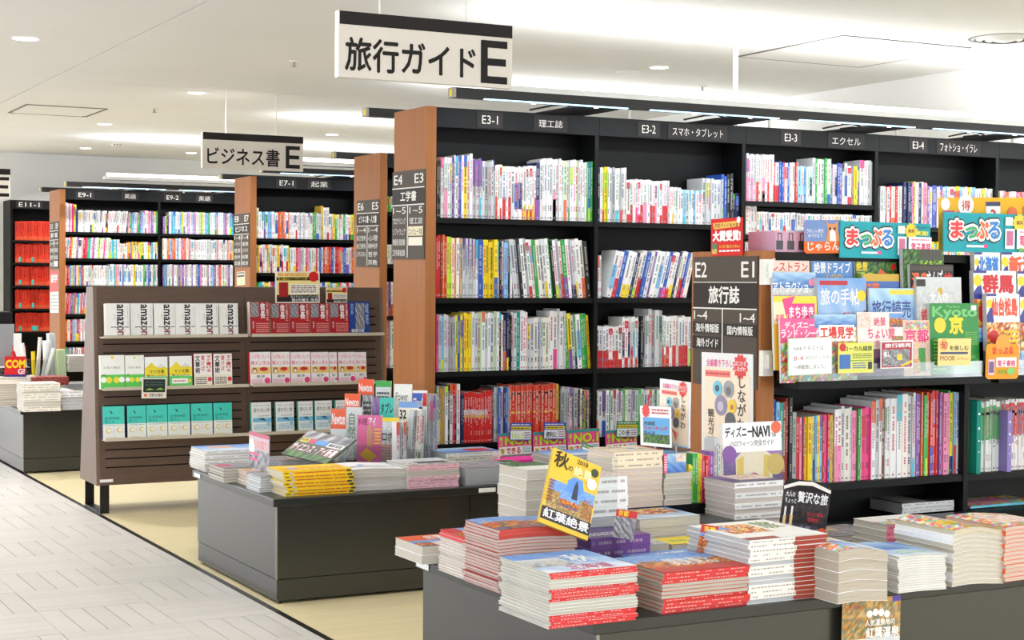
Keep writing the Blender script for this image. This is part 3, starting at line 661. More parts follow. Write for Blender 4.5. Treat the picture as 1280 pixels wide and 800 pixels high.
# things on top of the low bookcase
face_card(1005, 1053, 275, 317, Y1-.012, [('r', 0, .36, 1, 1, (110, 140, 200)), ('t', 'うれしい旅を', .06, .62, .5, .74, 'w', .01), ('t', 'みつけよう', .1, .48, .46, .60, 'w', .01), ('t', 'じゃらん', .08, .08, .92, .34, 'w', .02), ('q', [(.55, .36), (.6, .7), (.56, .96), (.66, .88), (.78, .88), (.88, .98), (.86, .66), (.95, .36)], (214, 140, 85)), ('q', [(.66, .36), (.66, .66), (.72, .72), (.8, .64), (.82, .36)], (245, 240, 235)), ('c', .66, .74, .03, 'k'), ('c', .79, .74, .03, 'k')],
          'scalloped orange and blue card with a ginger cat, on top of the low bookcase', base=(235, 110, 45), round_=True, name='shelf_card', cat='card')
MAPP = [('o',)]
def mapple_ops():
    ops = []
    for k, (s, c, u) in enumerate((('ま', (225, 55, 60), .06), ('っ', (250, 170, 40), .21), ('ぷ', (235, 105, 50), .32), ('る', (50, 130, 210), .44))):
        v0, v1 = (.34, .80) if s != 'っ' else (.34, .66)
        ops.append(('t', s, u-.026, v0-.11, u+.156, v1+.11, (30, 30, 40), .11))
    for k, (s, c, u) in enumerate((('ま', (225, 55, 60), .06), ('っ', (250, 170, 40), .21), ('ぷ', (235, 105, 50), .32), ('る', (50, 130, 210), .44))):
        v0, v1 = (.34, .80) if s != 'っ' else (.34, .66)
        ops.append(('t', s, u-.017, v0-.07, u+.147, v1+.07, 'wht', .09))
    for k, (s, c, u) in enumerate((('ま', (225, 55, 60), .06), ('っ', (60, 170, 110), .21), ('ぷ', (235, 105, 50), .32), ('る', (50, 130, 210), .44))):
        v0, v1 = (.34, .80) if s != 'っ' else (.34, .66)
        ops.append(('t', s, u, v0, u+.13, v1, c, .04))
    ops += [('r', .22, .12, .44, .18, (220, 240, 245)), ('r', .40, .11, .44, .2, 'hp'), ('r', .62, .10, .72, .62, 'wht'), ('r', .635, .18, .705, .56, (200, 110, 150)), ('r', .62, .70, .70, .92, (235, 235, 230)),
            ('s', .77, .78, .075, (245, 210, 50)), ('t', '無料', .735, .72, .81, .84, (120, 70, 20), .02), ('t', 'ダウンロード', .80, .84, .99, .94, (60, 90, 80), .01), ('t', '実施!', .82, .66, .96, .80, (240, 230, 60), .03),
            ('r', .74, .10, 1, .62, (252, 250, 250)), ('t', '電子書籍', .77, .18, .99, .46, (215, 40, 110), .02), ('l', .77, .50, .97, .58, 1, (230, 130, 160)), ('t', '無料', .76, .02, .86, .14, (130, 190, 60), .02)]
    return ops
TEAL = (48, 168, 184)
def board(px, label, y, th=.006):
    tl, tr, bl = [at(a, b, y=y) for a, b in px]
    M, W, H = quad_frame(tl, tr, bl)
    sheet('header_board', M, W, H, mapple_ops(), label, 'board', TEAL, th, 'teal header boards on the low bookcase')
board(((1050.5, 276), (1163, 280), (1055, 322)), 'teal board reading まっぷる, beside the cat card on the low bookcase', Y1-.018)
board(((1180, 265), (1300, 269), (1182, 314.5)), 'teal board reading まっぷる at the right edge, before a yellow board', Y1-.03)
face_card(1173, 1310, 247, 315, Y1+.03, [('c', .06, .88, .04, 'wht'), ('t', '電子', .03, .52, .28, .76, (200, 70, 150), .03), ('c', .24, .86, .07, 'wht'), ('t', '得', .2, .76, .28, .95, 'r', .02), ('r', .42, .45, .55, .92, 'wht'), ('r', .42, .84, .55, .92, 'n'), ('t', '3', .46, .55, .51, .78, 'r', .03), ('t', 'Me!', .76, .55, .93, .84, (225, 70, 150), .05), ('s', .66, .7, .05, 'o'), ('c', .12, .4, .05, 'p')], 'yellow orange board standing behind the right teal board', base=(240, 185, 50), name='header_board', cat='board')
b = MB().box(0, .19, 0, .16, 0, .075, (214, 170, 196))
q = at(930, 312, y=Y1+.02)
o = b.build('storage_box', M_CARD, None, T(X1+.075, Y1+.02, HT1), 'pink box with printed dark handbags on top of the low bookcase', 'box')
draw(MB(), sum([[('r', u, .12, u+.16, .55, (70, 66, 74)), ('r', u+.03, .55, u+.05, .92, (70, 66, 74)), ('r', u+.11, .55, u+.13, .92, (70, 66, 74)), ('r', u+.03, .88, u+.13, .92, (70, 66, 74))] for u in (.02, .28, .54, .78)], []), .19, .075).build('print', M_PRINT, o)
o = MB().box(0, .085, 0, .15, 0, .085, (190, 220, 230)).build('storage_box', M_CARD, None, T(X1+.272, Y1+.02, HT1), 'pale blue box between the pink box and the cat card', 'box')
draw(MB(), [('r', .3, 0, .34, 1, 'wht'), ('l', .42, .35, .9, .75, 3, (120, 120, 120))], .085, .085).build('print', M_PRINT, o)

# cards and posters on the E2/E1 panel, facing the aisle
def aisle_card(tl, tr, bl, x, ops, label, base='w', name='poster', cat='poster', th=.003, par=None):
    M, W, H = quad_frame(*[at(a, b, x=x) for a, b in (tl, tr, bl)])
    return sheet(name, M, W, H, ops, label, cat, base, th)
aisle_card((889, 274), (928, 271.5), (888.5, 320), X1-.011, [('q', [(.1, .72), (.9, .76), (.94, .92), (.06, .88)], (240, 190, 50)), ('t', '京都ガイド本大賞', .12, .75, .88, .87, (150, 30, 20), .012), ('t', '大賞受賞!', .06, .38, .96, .68, 'wht', .06), ('t', 'ひと目で選ばれた本No.1', .28, .2, .94, .29, 'y', .01), ('r', .05, .05, .22, .34, (60, 110, 60)), ('r', .05, .05, .22, .18, 'gold'), ('l', .28, .08, .94, .17, 1, 'wht'), ('c', .9, .94, .06, 'wht')],
           'bright red award card reading 大賞受賞! on top of the low oak panel', base=(222, 40, 40), name='award_card', cat='card')
SHINA = [('r', .06, .02, .95, .86, (248, 228, 205)), ('t', '全編書き下ろし', .10, .865, .62, .94, (226, 100, 150), .02), ('r', .08, .77, .58, .83, (240, 120, 110)), ('l', .1, .785, .56, .815, 1, (180, 60, 60)), ('s', .77, .88, .15, (222, 50, 45)), ('t', 'はじける', .66, .885, .88, .93, 'wht', .01), ('t', 'しながわ', .66, .835, .88, .88, 'wht', .01),
         ('v', 'しながわ', .72, .28, .88, .79, (40, 36, 34), .01), ('v', '観光ガイド', .14, .04, .26, .46, (40, 36, 34), .01), ('c', .33, .66, .09, (120, 200, 225)), ('c', .55, .66, .10, (160, 160, 165)), ('c', .40, .50, .12, (150, 140, 170)), ('c', .62, .50, .08, (240, 205, 60)), ('c', .58, .36, .10, (90, 92, 100)), ('c', .33, .66, .04, (60, 90, 120)), ('c', .55, .64, .05, (110, 112, 118)), ('c', .40, .49, .06, (200, 190, 210)), ('c', .62, .49, .03, (190, 120, 40)), ('q', [(.45, .26), (.62, .2), (.6, .08)], (230, 90, 80)), ('r', 0, .0, 1, .02, 'lb')]
aisle_card((877, 440), (941, 443), (876, 568), X1-.010, SHINA, 'white bordered poster しながわ観光ガイド on the low oak panel')
XB = 2.97
aisle_card((825, 473), (863, 478), (823, 553), XB, SHINA, 'small board しながわ観光ガイド standing behind the cream booklets', name='standing_board', cat='board')
aisle_card((800, 507), (838, 509), (797, 556), XB-.06, [('r', .1, .08, .96, .72, (90, 165, 220)), ('p', .1, .08, .96, .3, 'forest'), ('s', .2, .88, .13, (225, 50, 45)), ('l', .4, .80, .95, .95, 2, (200, 70, 70)), ('t', '大田区', .12, .52, .52, .62, (40, 40, 60), .03), ('t', 'ウォーキング', .12, .40, .9, .51, (200, 50, 90), .03), ('t', 'ガイド', .12, .28, .5, .38, (40, 60, 110), .03)], 'white board reading 大田区ウォーキングガイド left of the しながわ board', name='standing_board', cat='board')
for px, py, yy, nm in ((843, 553, XB, 'wire easel holding the small しながわ board'), (817, 556, XB-.06, 'wire easel holding the 大田区 walking guide board')):
    q = at(px, py, x=yy)
    e = MB().tube([(0, 0, -.004), (0, 0, TZ+.002-q[2])], .004, 6, 'g').build('easel', M_STEEL, None, T(q[0]+.006, q[1], q[2]), nm, 'easel')
    MB().box(-.03, .03, -.05, .05, TZ+.001-q[2], TZ+.006-q[2], 'g').build('base', M_STEEL, e)

# ------------------------------------------------------------------ display tables
def table(xs, y0, y1, label, cat='display table', seam=True, sticker=None):
    """table units side by side under one continuous top"""
    x0, x1 = xs[0], xs[-1]
    for k in range(len(xs)-1):
        a, b = xs[k], xs[k+1]
        o = empty('display_table', (a, y0, 0), '%s, %s unit from the aisle' % (label, ordinal(k+1)), 'table', 'charcoal display table units')
        L, D = b-a, y1-y0; z = TZ-.033
        MB().box(.004, L-.002, .008, D-.004, .10, z-.003).build('body', M_TABLE, o)
        MB().box(.006, L-.003, .010, D-.006, .012, .0965).build('plinth', M_TABLE, o)
        MB().box(.0, .006, .0, .008, .098, z-.003).build('corner_strip', M_STEEL if k == 0 else M_TABLE, o)
        if k == 0: MB().box(.02, .03, .02, .03, 0, .012).box(L-.05, L-.04, D-.05, D-.04, 0, .012).box(.02, .03, D-.05, D-.04, 0, .012).box(L-.05, L-.04, .02, .03, 0, .012).build('feet', M_METAL, o, kind='stuff')
        else: MB().box(.03, L-.03, .03, D-.03, 0, .012).build('foot_block', M_METAL, o)
    t = MB().box(x0-.018, x1, y0-.014, y1+.012, TZ-.033, TZ).build('table_top', M_TTOP, None, None, label+', its continuous top', 'table top', 'charcoal table tops')
    bv = t.modifiers.new('b', 'BEVEL'); bv.width = .004; bv.segments = 2
    return t
T1Y0, T1Y1 = 3.512, 4.585
T2Y0, T2Y1 = 6.05, 7.115
T3Y0, T3Y1 = 10.82, 11.95
tt1 = table((2.128, 3.06, 3.99, 4.92), T1Y0, T1Y1, 'near charcoal display table stacked with travel magazines')
tt2 = table((2.172, 3.036, 3.9, 4.77), T2Y0, T2Y1, 'middle charcoal display table with the yellow books')
tt3 = table((2.128, 3.0, 3.87), T3Y0, T3Y1, 'far charcoal display table behind the slatted display')
for t, px, py, y, x in ((tt2, 242, 592.5, None, 2.153), (tt1, 519, 703.5, None, 2.109)):
    q = at(px, py, x=x-.001); MB().box(-.0008, 0, -.045, .045, -.009, .009, 'w').build('price_sticker', M_CARD, t, T(q[0], q[1]-.055, q[2]))
q = at(609, 612.5, y=T2Y0-.0145); MB().box(-.04, .04, -.0008, 0, -.009, .009, 'w').build('price_sticker', M_CARD, tt2, T(*q))

# ------------------------------------------------------------------ slatted A-shaped display of new books
DX0, DX1 = 2.124, 3.855
BF, TF, BB, TB = 8.80, 8.887, 9.19, 9.036       # front and back y at bottom and top
DZ0, DZ1 = .157, 1.247
LEAN = math.degrees(math.atan((TF-BF)/(DZ1-DZ0)))
dsp = empty('book_display', (DX0, BF, 0), 'dark walnut slatted A-shaped display with three ledges of new books', 'display stand')
def side(x):
    b = MB(); n = [(BF, DZ0), (BB, DZ0), (TB, DZ1), (TF, DZ1)]
    i0 = len(b.v); b.v += [(x, p-BF, z) for p, z in n]+[(x+.02, p-BF, z) for p, z in n]
    for f in ((0, 3, 2, 1), (4, 5, 6, 7), (0, 1, 5, 4), (1, 2, 6, 5), (2, 3, 7, 6), (3, 0, 4, 7)): b.f.append(f); b.c.append('w'); b.m.append(0)
    return b
side(0).build('side_panel', M_DWOODV, dsp); side(DX1-DX0-.02).build('side_panel', M_DWOODV, dsp)
PL = T(0, 0, DZ0) @ RX(-LEAN)                    # frame of the front face: z runs up the slope
HS = math.hypot(DZ1-DZ0, TF-BF)
PW = (DX1-DX0-.04)/2
for k in range(2):
    xa = .02+k*PW; MBM = PL @ T(xa, 0, 0)
    pn = MB().box(.001, PW-.001, .014, .020, 0, HS-.02, 'w').build('backing', M_BLACK, dsp, MBM)
    MB().box(.001, .030, 0, .014, 0, HS-.002).build('frame_strip', M_DWOOD, dsp, MBM); MB().box(PW-.030, PW-.001, 0, .014, 0, HS-.002).build('frame_strip', M_DWOOD, dsp, MBM)
    z = 0; n = 0
    me = None
    while z < HS-.16:
        h = (.0995 if n == 0 else .0485)-.007
        if me is None or n == 0:
            o = MB().box(.030, PW-.030, 0, .014, 0, h).build('slat', M_DWOOD, dsp, MBM @ T(0, 0, z))
            if n == 1: me = o.data
        elif n == 1:
            o = MB().box(.030, PW-.030, 0, .014, 0, h).build('slat', M_DWOOD, dsp, MBM @ T(0, 0, z)); me = o.data
        else:
            o = bpy.data.objects.new('slat', me); COL.objects.link(o); o.parent = dsp; o.matrix_local = MBM @ T(0, 0, z)
        z += h+.007; n += 1
    MB().box(.030, PW-.030, 0, .014, z, HS-.002).build('top_rail', M_DWOOD, dsp, MBM)
MB().box(.02, DX1-DX0-.02, TF-BF+.002, TB-BF-.002, DZ1-.012, DZ1).build('top_cap', M_DWOOD, dsp)
MB().box(.02, DX1-DX0-.02, .03, BB-BF-.01, DZ0, DZ0+.015).build('bottom_board', M_DWOOD, dsp)
for xl in (.022, DX1-DX0-.075):                    # loop legs of flat steel
    b = MB()
    lg = MB().box(xl, xl+.05, .02, .03, 0, DZ0); 
    MB().box(xl, xl+.05, .012, .022, .012, DZ0).build('leg', M_METAL, dsp); MB().box(xl, xl+.05, .355, .365, .012, DZ0).build('leg', M_METAL, dsp)
    MB().box(xl, xl+.05, .012, .365, 0, .012).build('foot_bar', M_METAL, dsp)
q = at(133, 601, y=BF+.003); MB().box(-.036, .036, -.002, 0, -.008, .008, 'w').build('price_sticker', M_CARD, dsp, T(q[0]-DX0, q[1]-BF-.001, q[2]))
LED = {0: .972, 1: .688, 2: .412}
for k in range(2):
    for r, z in LED.items():
        yf = (z-DZ0)*(TF-BF)/(DZ1-DZ0)
        lo = MB().box(.02+k*PW+.012, .02+k*PW+PW-.012, yf-.085, yf-.003, z-.008, z, (206, 196, 180)).build('ledge', M_CARD, dsp)
        MB().box(.02+k*PW+.012, .02+k*PW+PW-.012, yf-.088, yf-.085, z-.008, z+.010, (200, 190, 172)).build('ledge_lip', M_CARD, lo)
def led_book(row, px0, px1, pyt, ops, base, label, side=None, Tk=.03, group=None, yo=0.0, cat='book'):
    """a book standing face out on a ledge of the display, leaning on the slats"""
    z = LED[row]+.0005; yl = BF+(z-DZ0)*(TF-BF)/(DZ1-DZ0)
    y = yl-.035-Tk-yo
    a, b = at(px0, pyt+20, y=y), at(px1, pyt+20, y=y)
    ht = at(px0, pyt, y=y+.02)[2]-z
    M = T(a[0], y, z) @ RX(-LEAN)
    return cover_item('display_book', M, b[0]-a[0]-.002, ht, Tk, ops, base, label, cat, group, side=side)
AMZ = [('r', 0, 0, 1, 1, (244, 244, 242))]
def vword(s, u0, u1, v0, v1, cols):
    """latin word set sideways, reading downwards"""
    return s, u0, u1, v0, v1, cols
def amazon_cover(o, W, H):
    b = MB(); d = .0012
    n = 6; cols = [(20, 20, 22)]*4+[(90, 90, 95), (120, 70, 70)]
    gv, gf = glyphs('amazon', .02)
    # sideways: text x runs down the cover, text y runs to the right
    i = len(b.v); b.v += [((.45+.29*p[1])*W, -d-p[2]*.00004, (.97-.94*p[0])*H) for p in gv]
    b.f += [tuple(i+j for j in q) for q in gf]
    cx = [np.mean([gv[j][0] for j in q]) for q in gf]
    b.c += [(22, 22, 24) if c < .68 else (96, 96, 100) if c < .84 else (120, 76, 78) for c in cx]; b.m += [0]*len(gf)
    draw(b, [('v', '世界最先端の戦略', .90, .35, .94, .92, (150, 150, 150), 0), ('l', .2, .26, .98, .32, 1, (110, 110, 115)), ('q', [(.40, .22), (.6, .17), (.85, .21), (.6, .15)], (220, 60, 55)), ('v', '成毛', .34, .52, .38, .68, (120, 120, 125), 0)], W, H, w0=.0008).build('cover_print', M_PRINT, o)
pos = ordinal
for k, (a, b) in enumerate(((133, 163), (163.5, 192), (193, 220), (220, 245), (245.5, 274), (274.5, 298.5))):
    o = led_book(0, a, b, 379, None, (240, 240, 238), 'white book lettered amazon sideways, %s from left on the top ledge' % pos(k+1), side='ow', Tk=.05 if k in (0, 4) else .04, group='white amazon books on the top ledge', yo=.0)
    W = max(v.co.x for v in o.data.vertices); H = max(v.co.z for v in o.data.vertices); amazon_cover(o, W, H)
NOB = [('p', .05, .55, .45, .98, 'grey', 7), ('q', [(0, .42), (.5, .60), (1, .46), (1, 0), (0, 0)], (176, 34, 40)), ('v', '信長', .52, .50, .78, .97, 'w', .03), ('v', '天魔王', .82, .45, .95, .97, (235, 200, 200), .01), ('l', .3, .08, .95, .38, 5, (225, 150, 150)), ('v', '桐野', .12, .2, .2, .42, (200, 220, 230), .01)]
for k, (a, b) in enumerate(((313, 338), (339, 362), (362.5, 388), (388.5, 412.5), (413, 437))):
    led_book(0, a, b, 377 if k == 0 else 379, NOB, (170, 32, 38), 'dark red book with white 信長 title, %s from left on the top ledge' % pos(k+1), side='pg', Tk=.05 if k == 0 else .03, group='red books on the top ledge')
led_book(0, 437.5, 463, 377, [('p', .3, .15, .75, .95, 'grey', 6), ('v', '城塔', .78, .3, .95, .95, (170, 190, 230), .01), ('t', '戦国の城', .08, .06, .7, .16, 'w', .02), ('v', '信長', .06, .6, .2, .95, (170, 190, 230), .01)], (40, 70, 150), 'dark blue book with castle photograph at the right end of the top ledge')
WGR = [('r', 0, 0, 1, .42, (92, 205, 84)), ('c', .5, .93, .06, 'y'), ('t', '文章力養成', .12, .60, .82, .66, (150, 150, 150), 0), ('c', .35, .26, .13, (238, 220, 60)), ('c', .66, .26, .13, (238, 220, 60)), ('c', .12, .27, .12, 'wht'), ('c', .88, .27, .12, 'wht'), ('t', '40', .06, .37, .22, .44, (120, 110, 40), .01)]
YGR = [('r', 0, .38, 1, .64, (243, 222, 50)), ('q', [(.05, .64), (.3, .82), (.5, .66), (.7, .78), (.95, .62)], (240, 215, 50)), ('q', [(.5, .68), (.72, .78), (.9, .68), (.7, .64)], (225, 228, 230)), ('t', 'マジ文章', .2, .46, .85, .58, (40, 40, 40), .01), ('t', '書けないんだけど', .1, .34, .9, .42, (60, 50, 30), .01), ('r', 0, 0, 1, .36, (105, 210, 110)), ('r', .1, .12, .8, .28, (250, 250, 248)), ('c', .88, .2, .07, 'y'), ('l', .14, .16, .7, .24, 1, (220, 110, 60))]
BUN = [('v', 'すぐ書ける', .68, .44, .96, .95, (215, 50, 60), .02), ('v', '文章術', .06, .40, .34, .95, (30, 30, 34), .02), ('r', .04, .04, .96, .36, (240, 232, 215)), ('c', .86, .22, .12, (215, 60, 70)), ('l', .08, .06, .7, .3, 4, (90, 70, 70)), ('v', '書けば', .40, .48, .60, .95, (225, 90, 100), .01)]
for k, (a, b) in enumerate(((126, 156.5), (157, 181))): led_book(1, a, b, 444+(k == 1)*0, WGR, (242, 244, 240), 'white over green book with yellow dots, %s on the middle ledge' % ('leftmost' if k == 0 else 'second from left'), side='ow', Tk=.035, group='white and green books')
for k, (a, b) in enumerate(((181.5, 210.5), (212.5, 241))): led_book(1, a, b, 446-k, YGR, (244, 246, 246), 'yellow and green banded book, %s on the middle ledge' % ('above the small black card' if k == 0 else 'right of the small black card'), side='ow', Tk=.035, group='yellow and green books')
for k, (a, b) in enumerate(((243, 266), (267.5, 291))): led_book(1, a, b, 442, BUN, (246, 244, 242), 'white book lettered 文章術 in black and red, %s one' % ('left' if k == 0 else 'right'), side=(175, 30, 40), Tk=.035, group='white books with red spines')
MEN = [('t', '神メンタル', .04, .60, .96, .74, (228, 80, 120), .01), ('t', '「心が強い人」の', .06, .80, .94, .94, (235, 120, 150), 0), ('r', .04, .34, .98, .54, (236, 205, 120)), ('c', .22, .44, .11, (150, 90, 60), .09), ('c', .22, .42, .08, (246, 226, 214), .06), ('c', .66, .48, .2, (205, 50, 50), .06), ('t', '星渉', .3, .22, .7, .30, (90, 90, 90), .01), ('l', .04, .04, .6, .18, 3, (240, 170, 190)), ('c', .82, .13, .14, (228, 70, 125))]
for k, (a, b) in enumerate(((313, 339.5), (340, 363.5), (364, 389), (389.5, 412), (412.5, 422.5), (423.5, 445.5), (445.5, 459))):
    led_book(1, a, b, 440, MEN, (246, 240, 242), 'white and pink book titled 神メンタル, %s from left on the middle ledge' % pos(k+1), side=(200, 40, 45) if k not in (4, 6) else 'ow', Tk=.04 if k == 0 else .03, group='white and pink books on the middle ledge')
TEL = [('r', 0, 0, 1, .46, (234, 236, 232)), ('t', '自律神経', .10, .60, .78, .68, (40, 130, 125), .005), ('t', '整える', .10, .50, .52, .58, (40, 130, 125), .005), ('q', [(.32, .84), (.42, .76), (.46, .78), (.37, .86)], (40, 60, 110)), ('c', .25, .27, .13, (226, 205, 100)), ('c', .27, .27, .09, (240, 240, 236)), ('c', .75, .28, .12, (226, 205, 100)), ('c', .78, .28, .08, (240, 240, 236)), ('q', [(.42, .22), (.5, .42), (.6, .22)], (225, 225, 230)), ('l', .1, .05, .62, .08, 1, (232, 205, 70)), ('l', .1, .40, .9, .44, 1, (150, 190, 190))]
for k, (a, b) in enumerate(((129, 156.5), (159.5, 183.5), (184, 210), (210.5, 238.5), (239.5, 266.5), (267.5, 291))):
    led_book(2, a, b, 508-k*.9, TEL, (70, 205, 190), 'turquoise book titled 自律神経 整える, %s from left on the bottom ledge' % pos(k+1), side=(30, 45, 100) if k in (0, 1, 4, 5) else (60, 185, 175), Tk=.03, group='turquoise books on the bottom ledge')
TIR = [('r', .06, .36, 1, .50, (120, 190, 230)), ('q', [(.3, .46), (.6, .50), (.75, .40), (.55, .42)], (60, 90, 130)), ('t', 'スタンフォード式', .1, .86, .92, .93, (110, 120, 130), 0), ('t', '疲れない体', .1, .68, .92, .82, (80, 90, 100), .008), ('l', .12, .12, .95, .3, 4, (150, 200, 225)), ('c', .85, .3, .1, (150, 205, 225)), ('l', .3, .54, .9, .58, 1, (150, 150, 160))]
for k, (a, b) in enumerate(((315, 340), (345.5, 368.5), (373.5, 392), (394.5, 416), (420.5, 436))):
    led_book(2, a, b, 503-k*.7, TIR, (240, 243, 245), 'white and pale blue book titled 疲れない体, %s from left on the bottom ledge' % pos(k+1), side=(80, 190, 175), Tk=.03, group='white and pale blue books on the bottom ledge')
# cards on the display
yk = BF+(1.2-DZ0)*(TF-BF)/(DZ1-DZ0)-.012
NCARD = [('r', .03, .04, .97, .97, (246, 226, 150)), ('r', .03, .72, .97, .82, (35, 30, 30)), ('t', '史上最凶のノーデザイン本!', .06, .735, .72, .805, 'y', .01), ('l', .06, .86, .7, .95, 2, 'o'), ('c', .86, .84, .11, (215, 40, 45)), ('r', .08, .2, .28, .66, (165, 35, 40)), ('r', .32, .28, .95, .6, (250, 246, 238)), ('l', .35, .32, .92, .58, 4, (120, 90, 80)), ('r', .03, .04, .97, .26, (40, 34, 34)), ('t', '殺されたもリンゲン21世', .34, .165, .96, .245, 'w', .005), ('t', '第6天魔王 信長', .36, .05, .96, .15, 'w', .015), ('r', .08, .2, .28, .66, (165, 35, 40))]
face_card(344, 399.5, 339.5, 379, yk-.05, NCARD, 'cream and black promotional card for the red books on top of the display', base='ow', name='promotion_card', cat='card')
face_card(407.5, 434, 359.5, 379, yk-.02, NCARD, 'small cream and black promotional card at the display top right', base='ow', name='promotion_card', cat='card')
face_card(177.5, 208.5, 472.5, 498, BF+.02-.075, [('r', .06, .3, .94, .94, (30, 40, 40)), ('q', [(.15, .4), (.3, .5), (.5, .42)], (150, 200, 60)), ('q', [(.55, .42), (.75, .52), (.9, .42)], (150, 200, 60)), ('l', .15, .6, .85, .85, 2, (70, 100, 90)), ('c', .15, .16, .06, 'o'), ('t', '文章力の基本', .3, .08, .85, .24, (60, 60, 60), .01)], 'small black chalkboard style card hung over the middle ledge', base='ow', name='promotion_card', cat='card')

# ------------------------------------------------------------------ books standing in the shelves
# style: (spine colour, accent colours for marks, block options)
TXT = [(60, 60, 66), (40, 60, 130), (190, 40, 50), (30, 30, 34), (120, 120, 128), (200, 60, 120), (40, 120, 80)]
ACC = ['r', 'b', 'y', 'hp', 'o', 'gn', 'c', 'n', 'v', 'lm']
def spine_book(mb, style, wd, ht, dp, rnd):
    """upright book: spine towards -Y with bands and title marks, cover boards and page top; local origin bottom left front"""
    base = style; blocks = []
    if style == 'W': base = rnd.choice(['w', 'w', 'w', 'ow', 'lg']);  pr = .2
    elif style == 'WR': base = 'w'; blocks = [(0, .42, 'r')] if rnd.random() < .7 else [(.0, .2, 'r'), (.8, .95, 'r')]; pr = 0
    elif style == 'WB': base = 'w'; blocks = [(.2, .7, rnd.choice(['b', 'n', 'lb']))]; pr = 0
    elif style == 'WY': base = 'w'; blocks = [(0, .28, 'y')]; pr = 0
    elif style == 'WO': base = 'w'; blocks = [(.72, 1, 'o')]; pr = 0
    elif style == 'WC': base = 'w'; blocks = [(.68, 1, 'c')]; pr = 0
    elif style == 'WP': base = 'w'; blocks = [(0, .5, 'p')]; pr = .2
    elif style == 'GV': base = 'lg'; blocks = [(.55, 1, 'v')]; pr = .4
    elif style == 'RS': base = (214, 62, 48); blocks = [(.82, .88, 'k'), (.5, .53, 'y')]; pr = 0
    elif style == 'RW': base = (205, 45, 42); blocks = [(.5, .56, 'gold'), (.56, .66, 'lg')]; pr = 0
    elif style == 'OS': base = (222, 92, 66); blocks = [(.74, .80, (60, 40, 40))]; pr = 0
    elif style == 'GC': base = (225, 228, 225); blocks = [(.45, .92, 'gn'), (.80, .84, 'k')]; pr = 0
    elif style == 'RC': base = (228, 222, 222); blocks = [(.5, .95, 'r'), (.80, .84, 'k')]; pr = 0
    elif style == 'RED': base = (200, 52, 34); blocks = [(.0, .22, (214, 84, 52))]; pr = 0
    elif style == 'REDT': base = (200, 52, 34); blocks = [(.03, .30, (70, 185, 175))]; pr = 0
    elif style == 'X': base = rnd.choice(['r', 'y', 'gn', 'b', 'p', 'v', 'c', 'o', 'w', 'w', 'lm', 'hp']); pr = .3
    elif style == 'M': base = rnd.choice(['w', 'w', 'w', 'w', 'w', 'lg', 'lb', 'y', 'p', 'o', 'c', 'r', 'b', 'gn', 'pgn', 'ow', 'pk2']); pr = .22
    else: pr = .25
    if pr and rnd.random() < pr:
        a = rnd.choice(ACC); blocks = blocks+[rnd.choice([(0, .22, a), (.82, 1, a), (.0, .35, a), (.6, .9, a)])]
    bc = NAMED[base] if isinstance(base, str) else base
    j = rnd.uniform(-9, 5); bc = tuple(max(0, min(255, v+j)) for v in bc)
    light = sum(bc) > 420
    i0 = len(mb.v)
    mb.box(0, wd, 0, dp, 0, ht, bc, 0, top='pg', topm=1)
    e = -.0005
    for z0, z1, c in blocks:
        mb.face([(0, e, z0*ht), (wd, e, z0*ht), (wd, e, z1*ht), (0, e, z1*ht)], c)
    tc = rnd.choice(TXT) if light else (225, 225, 220)
    if style in ('RED', 'REDT'): tc = (80, 18, 14)
    tc = tuple(tc[q]*.62+bc[q]*.38 for q in range(3))
    e = -.0009; cx = wd/2; tw = min(wd*.24, .0045); z = ht*.90
    lim = ht*rnd.uniform(.3, .5)
    if wd > .004:
        while z > lim:
            l = ht*rnd.uniform(.016, .034)
            mb.face([(cx-tw, e, z-l), (cx+tw, e, z-l), (cx+tw, e, z), (cx-tw, e, z)], tc); z -= l*(1.25 if rnd.random() < .85 else 2.6)
        if rnd.random() < .6:
            z = ht*.24; t2 = rnd.choice(TXT) if light and not blocks else tc
            for _ in range(3):
                l = ht*.022; mb.face([(cx-tw*.8, e, z-l), (cx+tw*.8, e, z-l), (cx+tw*.8, e, z), (cx-tw*.8, e, z)], t2); z -= l*1.4
        mb.face([(cx-tw, e, ht*.03), (cx+tw, e, ht*.03), (cx+tw, e, ht*.055), (cx-tw, e, ht*.055)], tc)
    return base if isinstance(base, str) else {'RS': 'r', 'RW': 'r', 'OS': 'rb', 'GC': 'gn', 'RC': 'r'}.get(style, 'r')

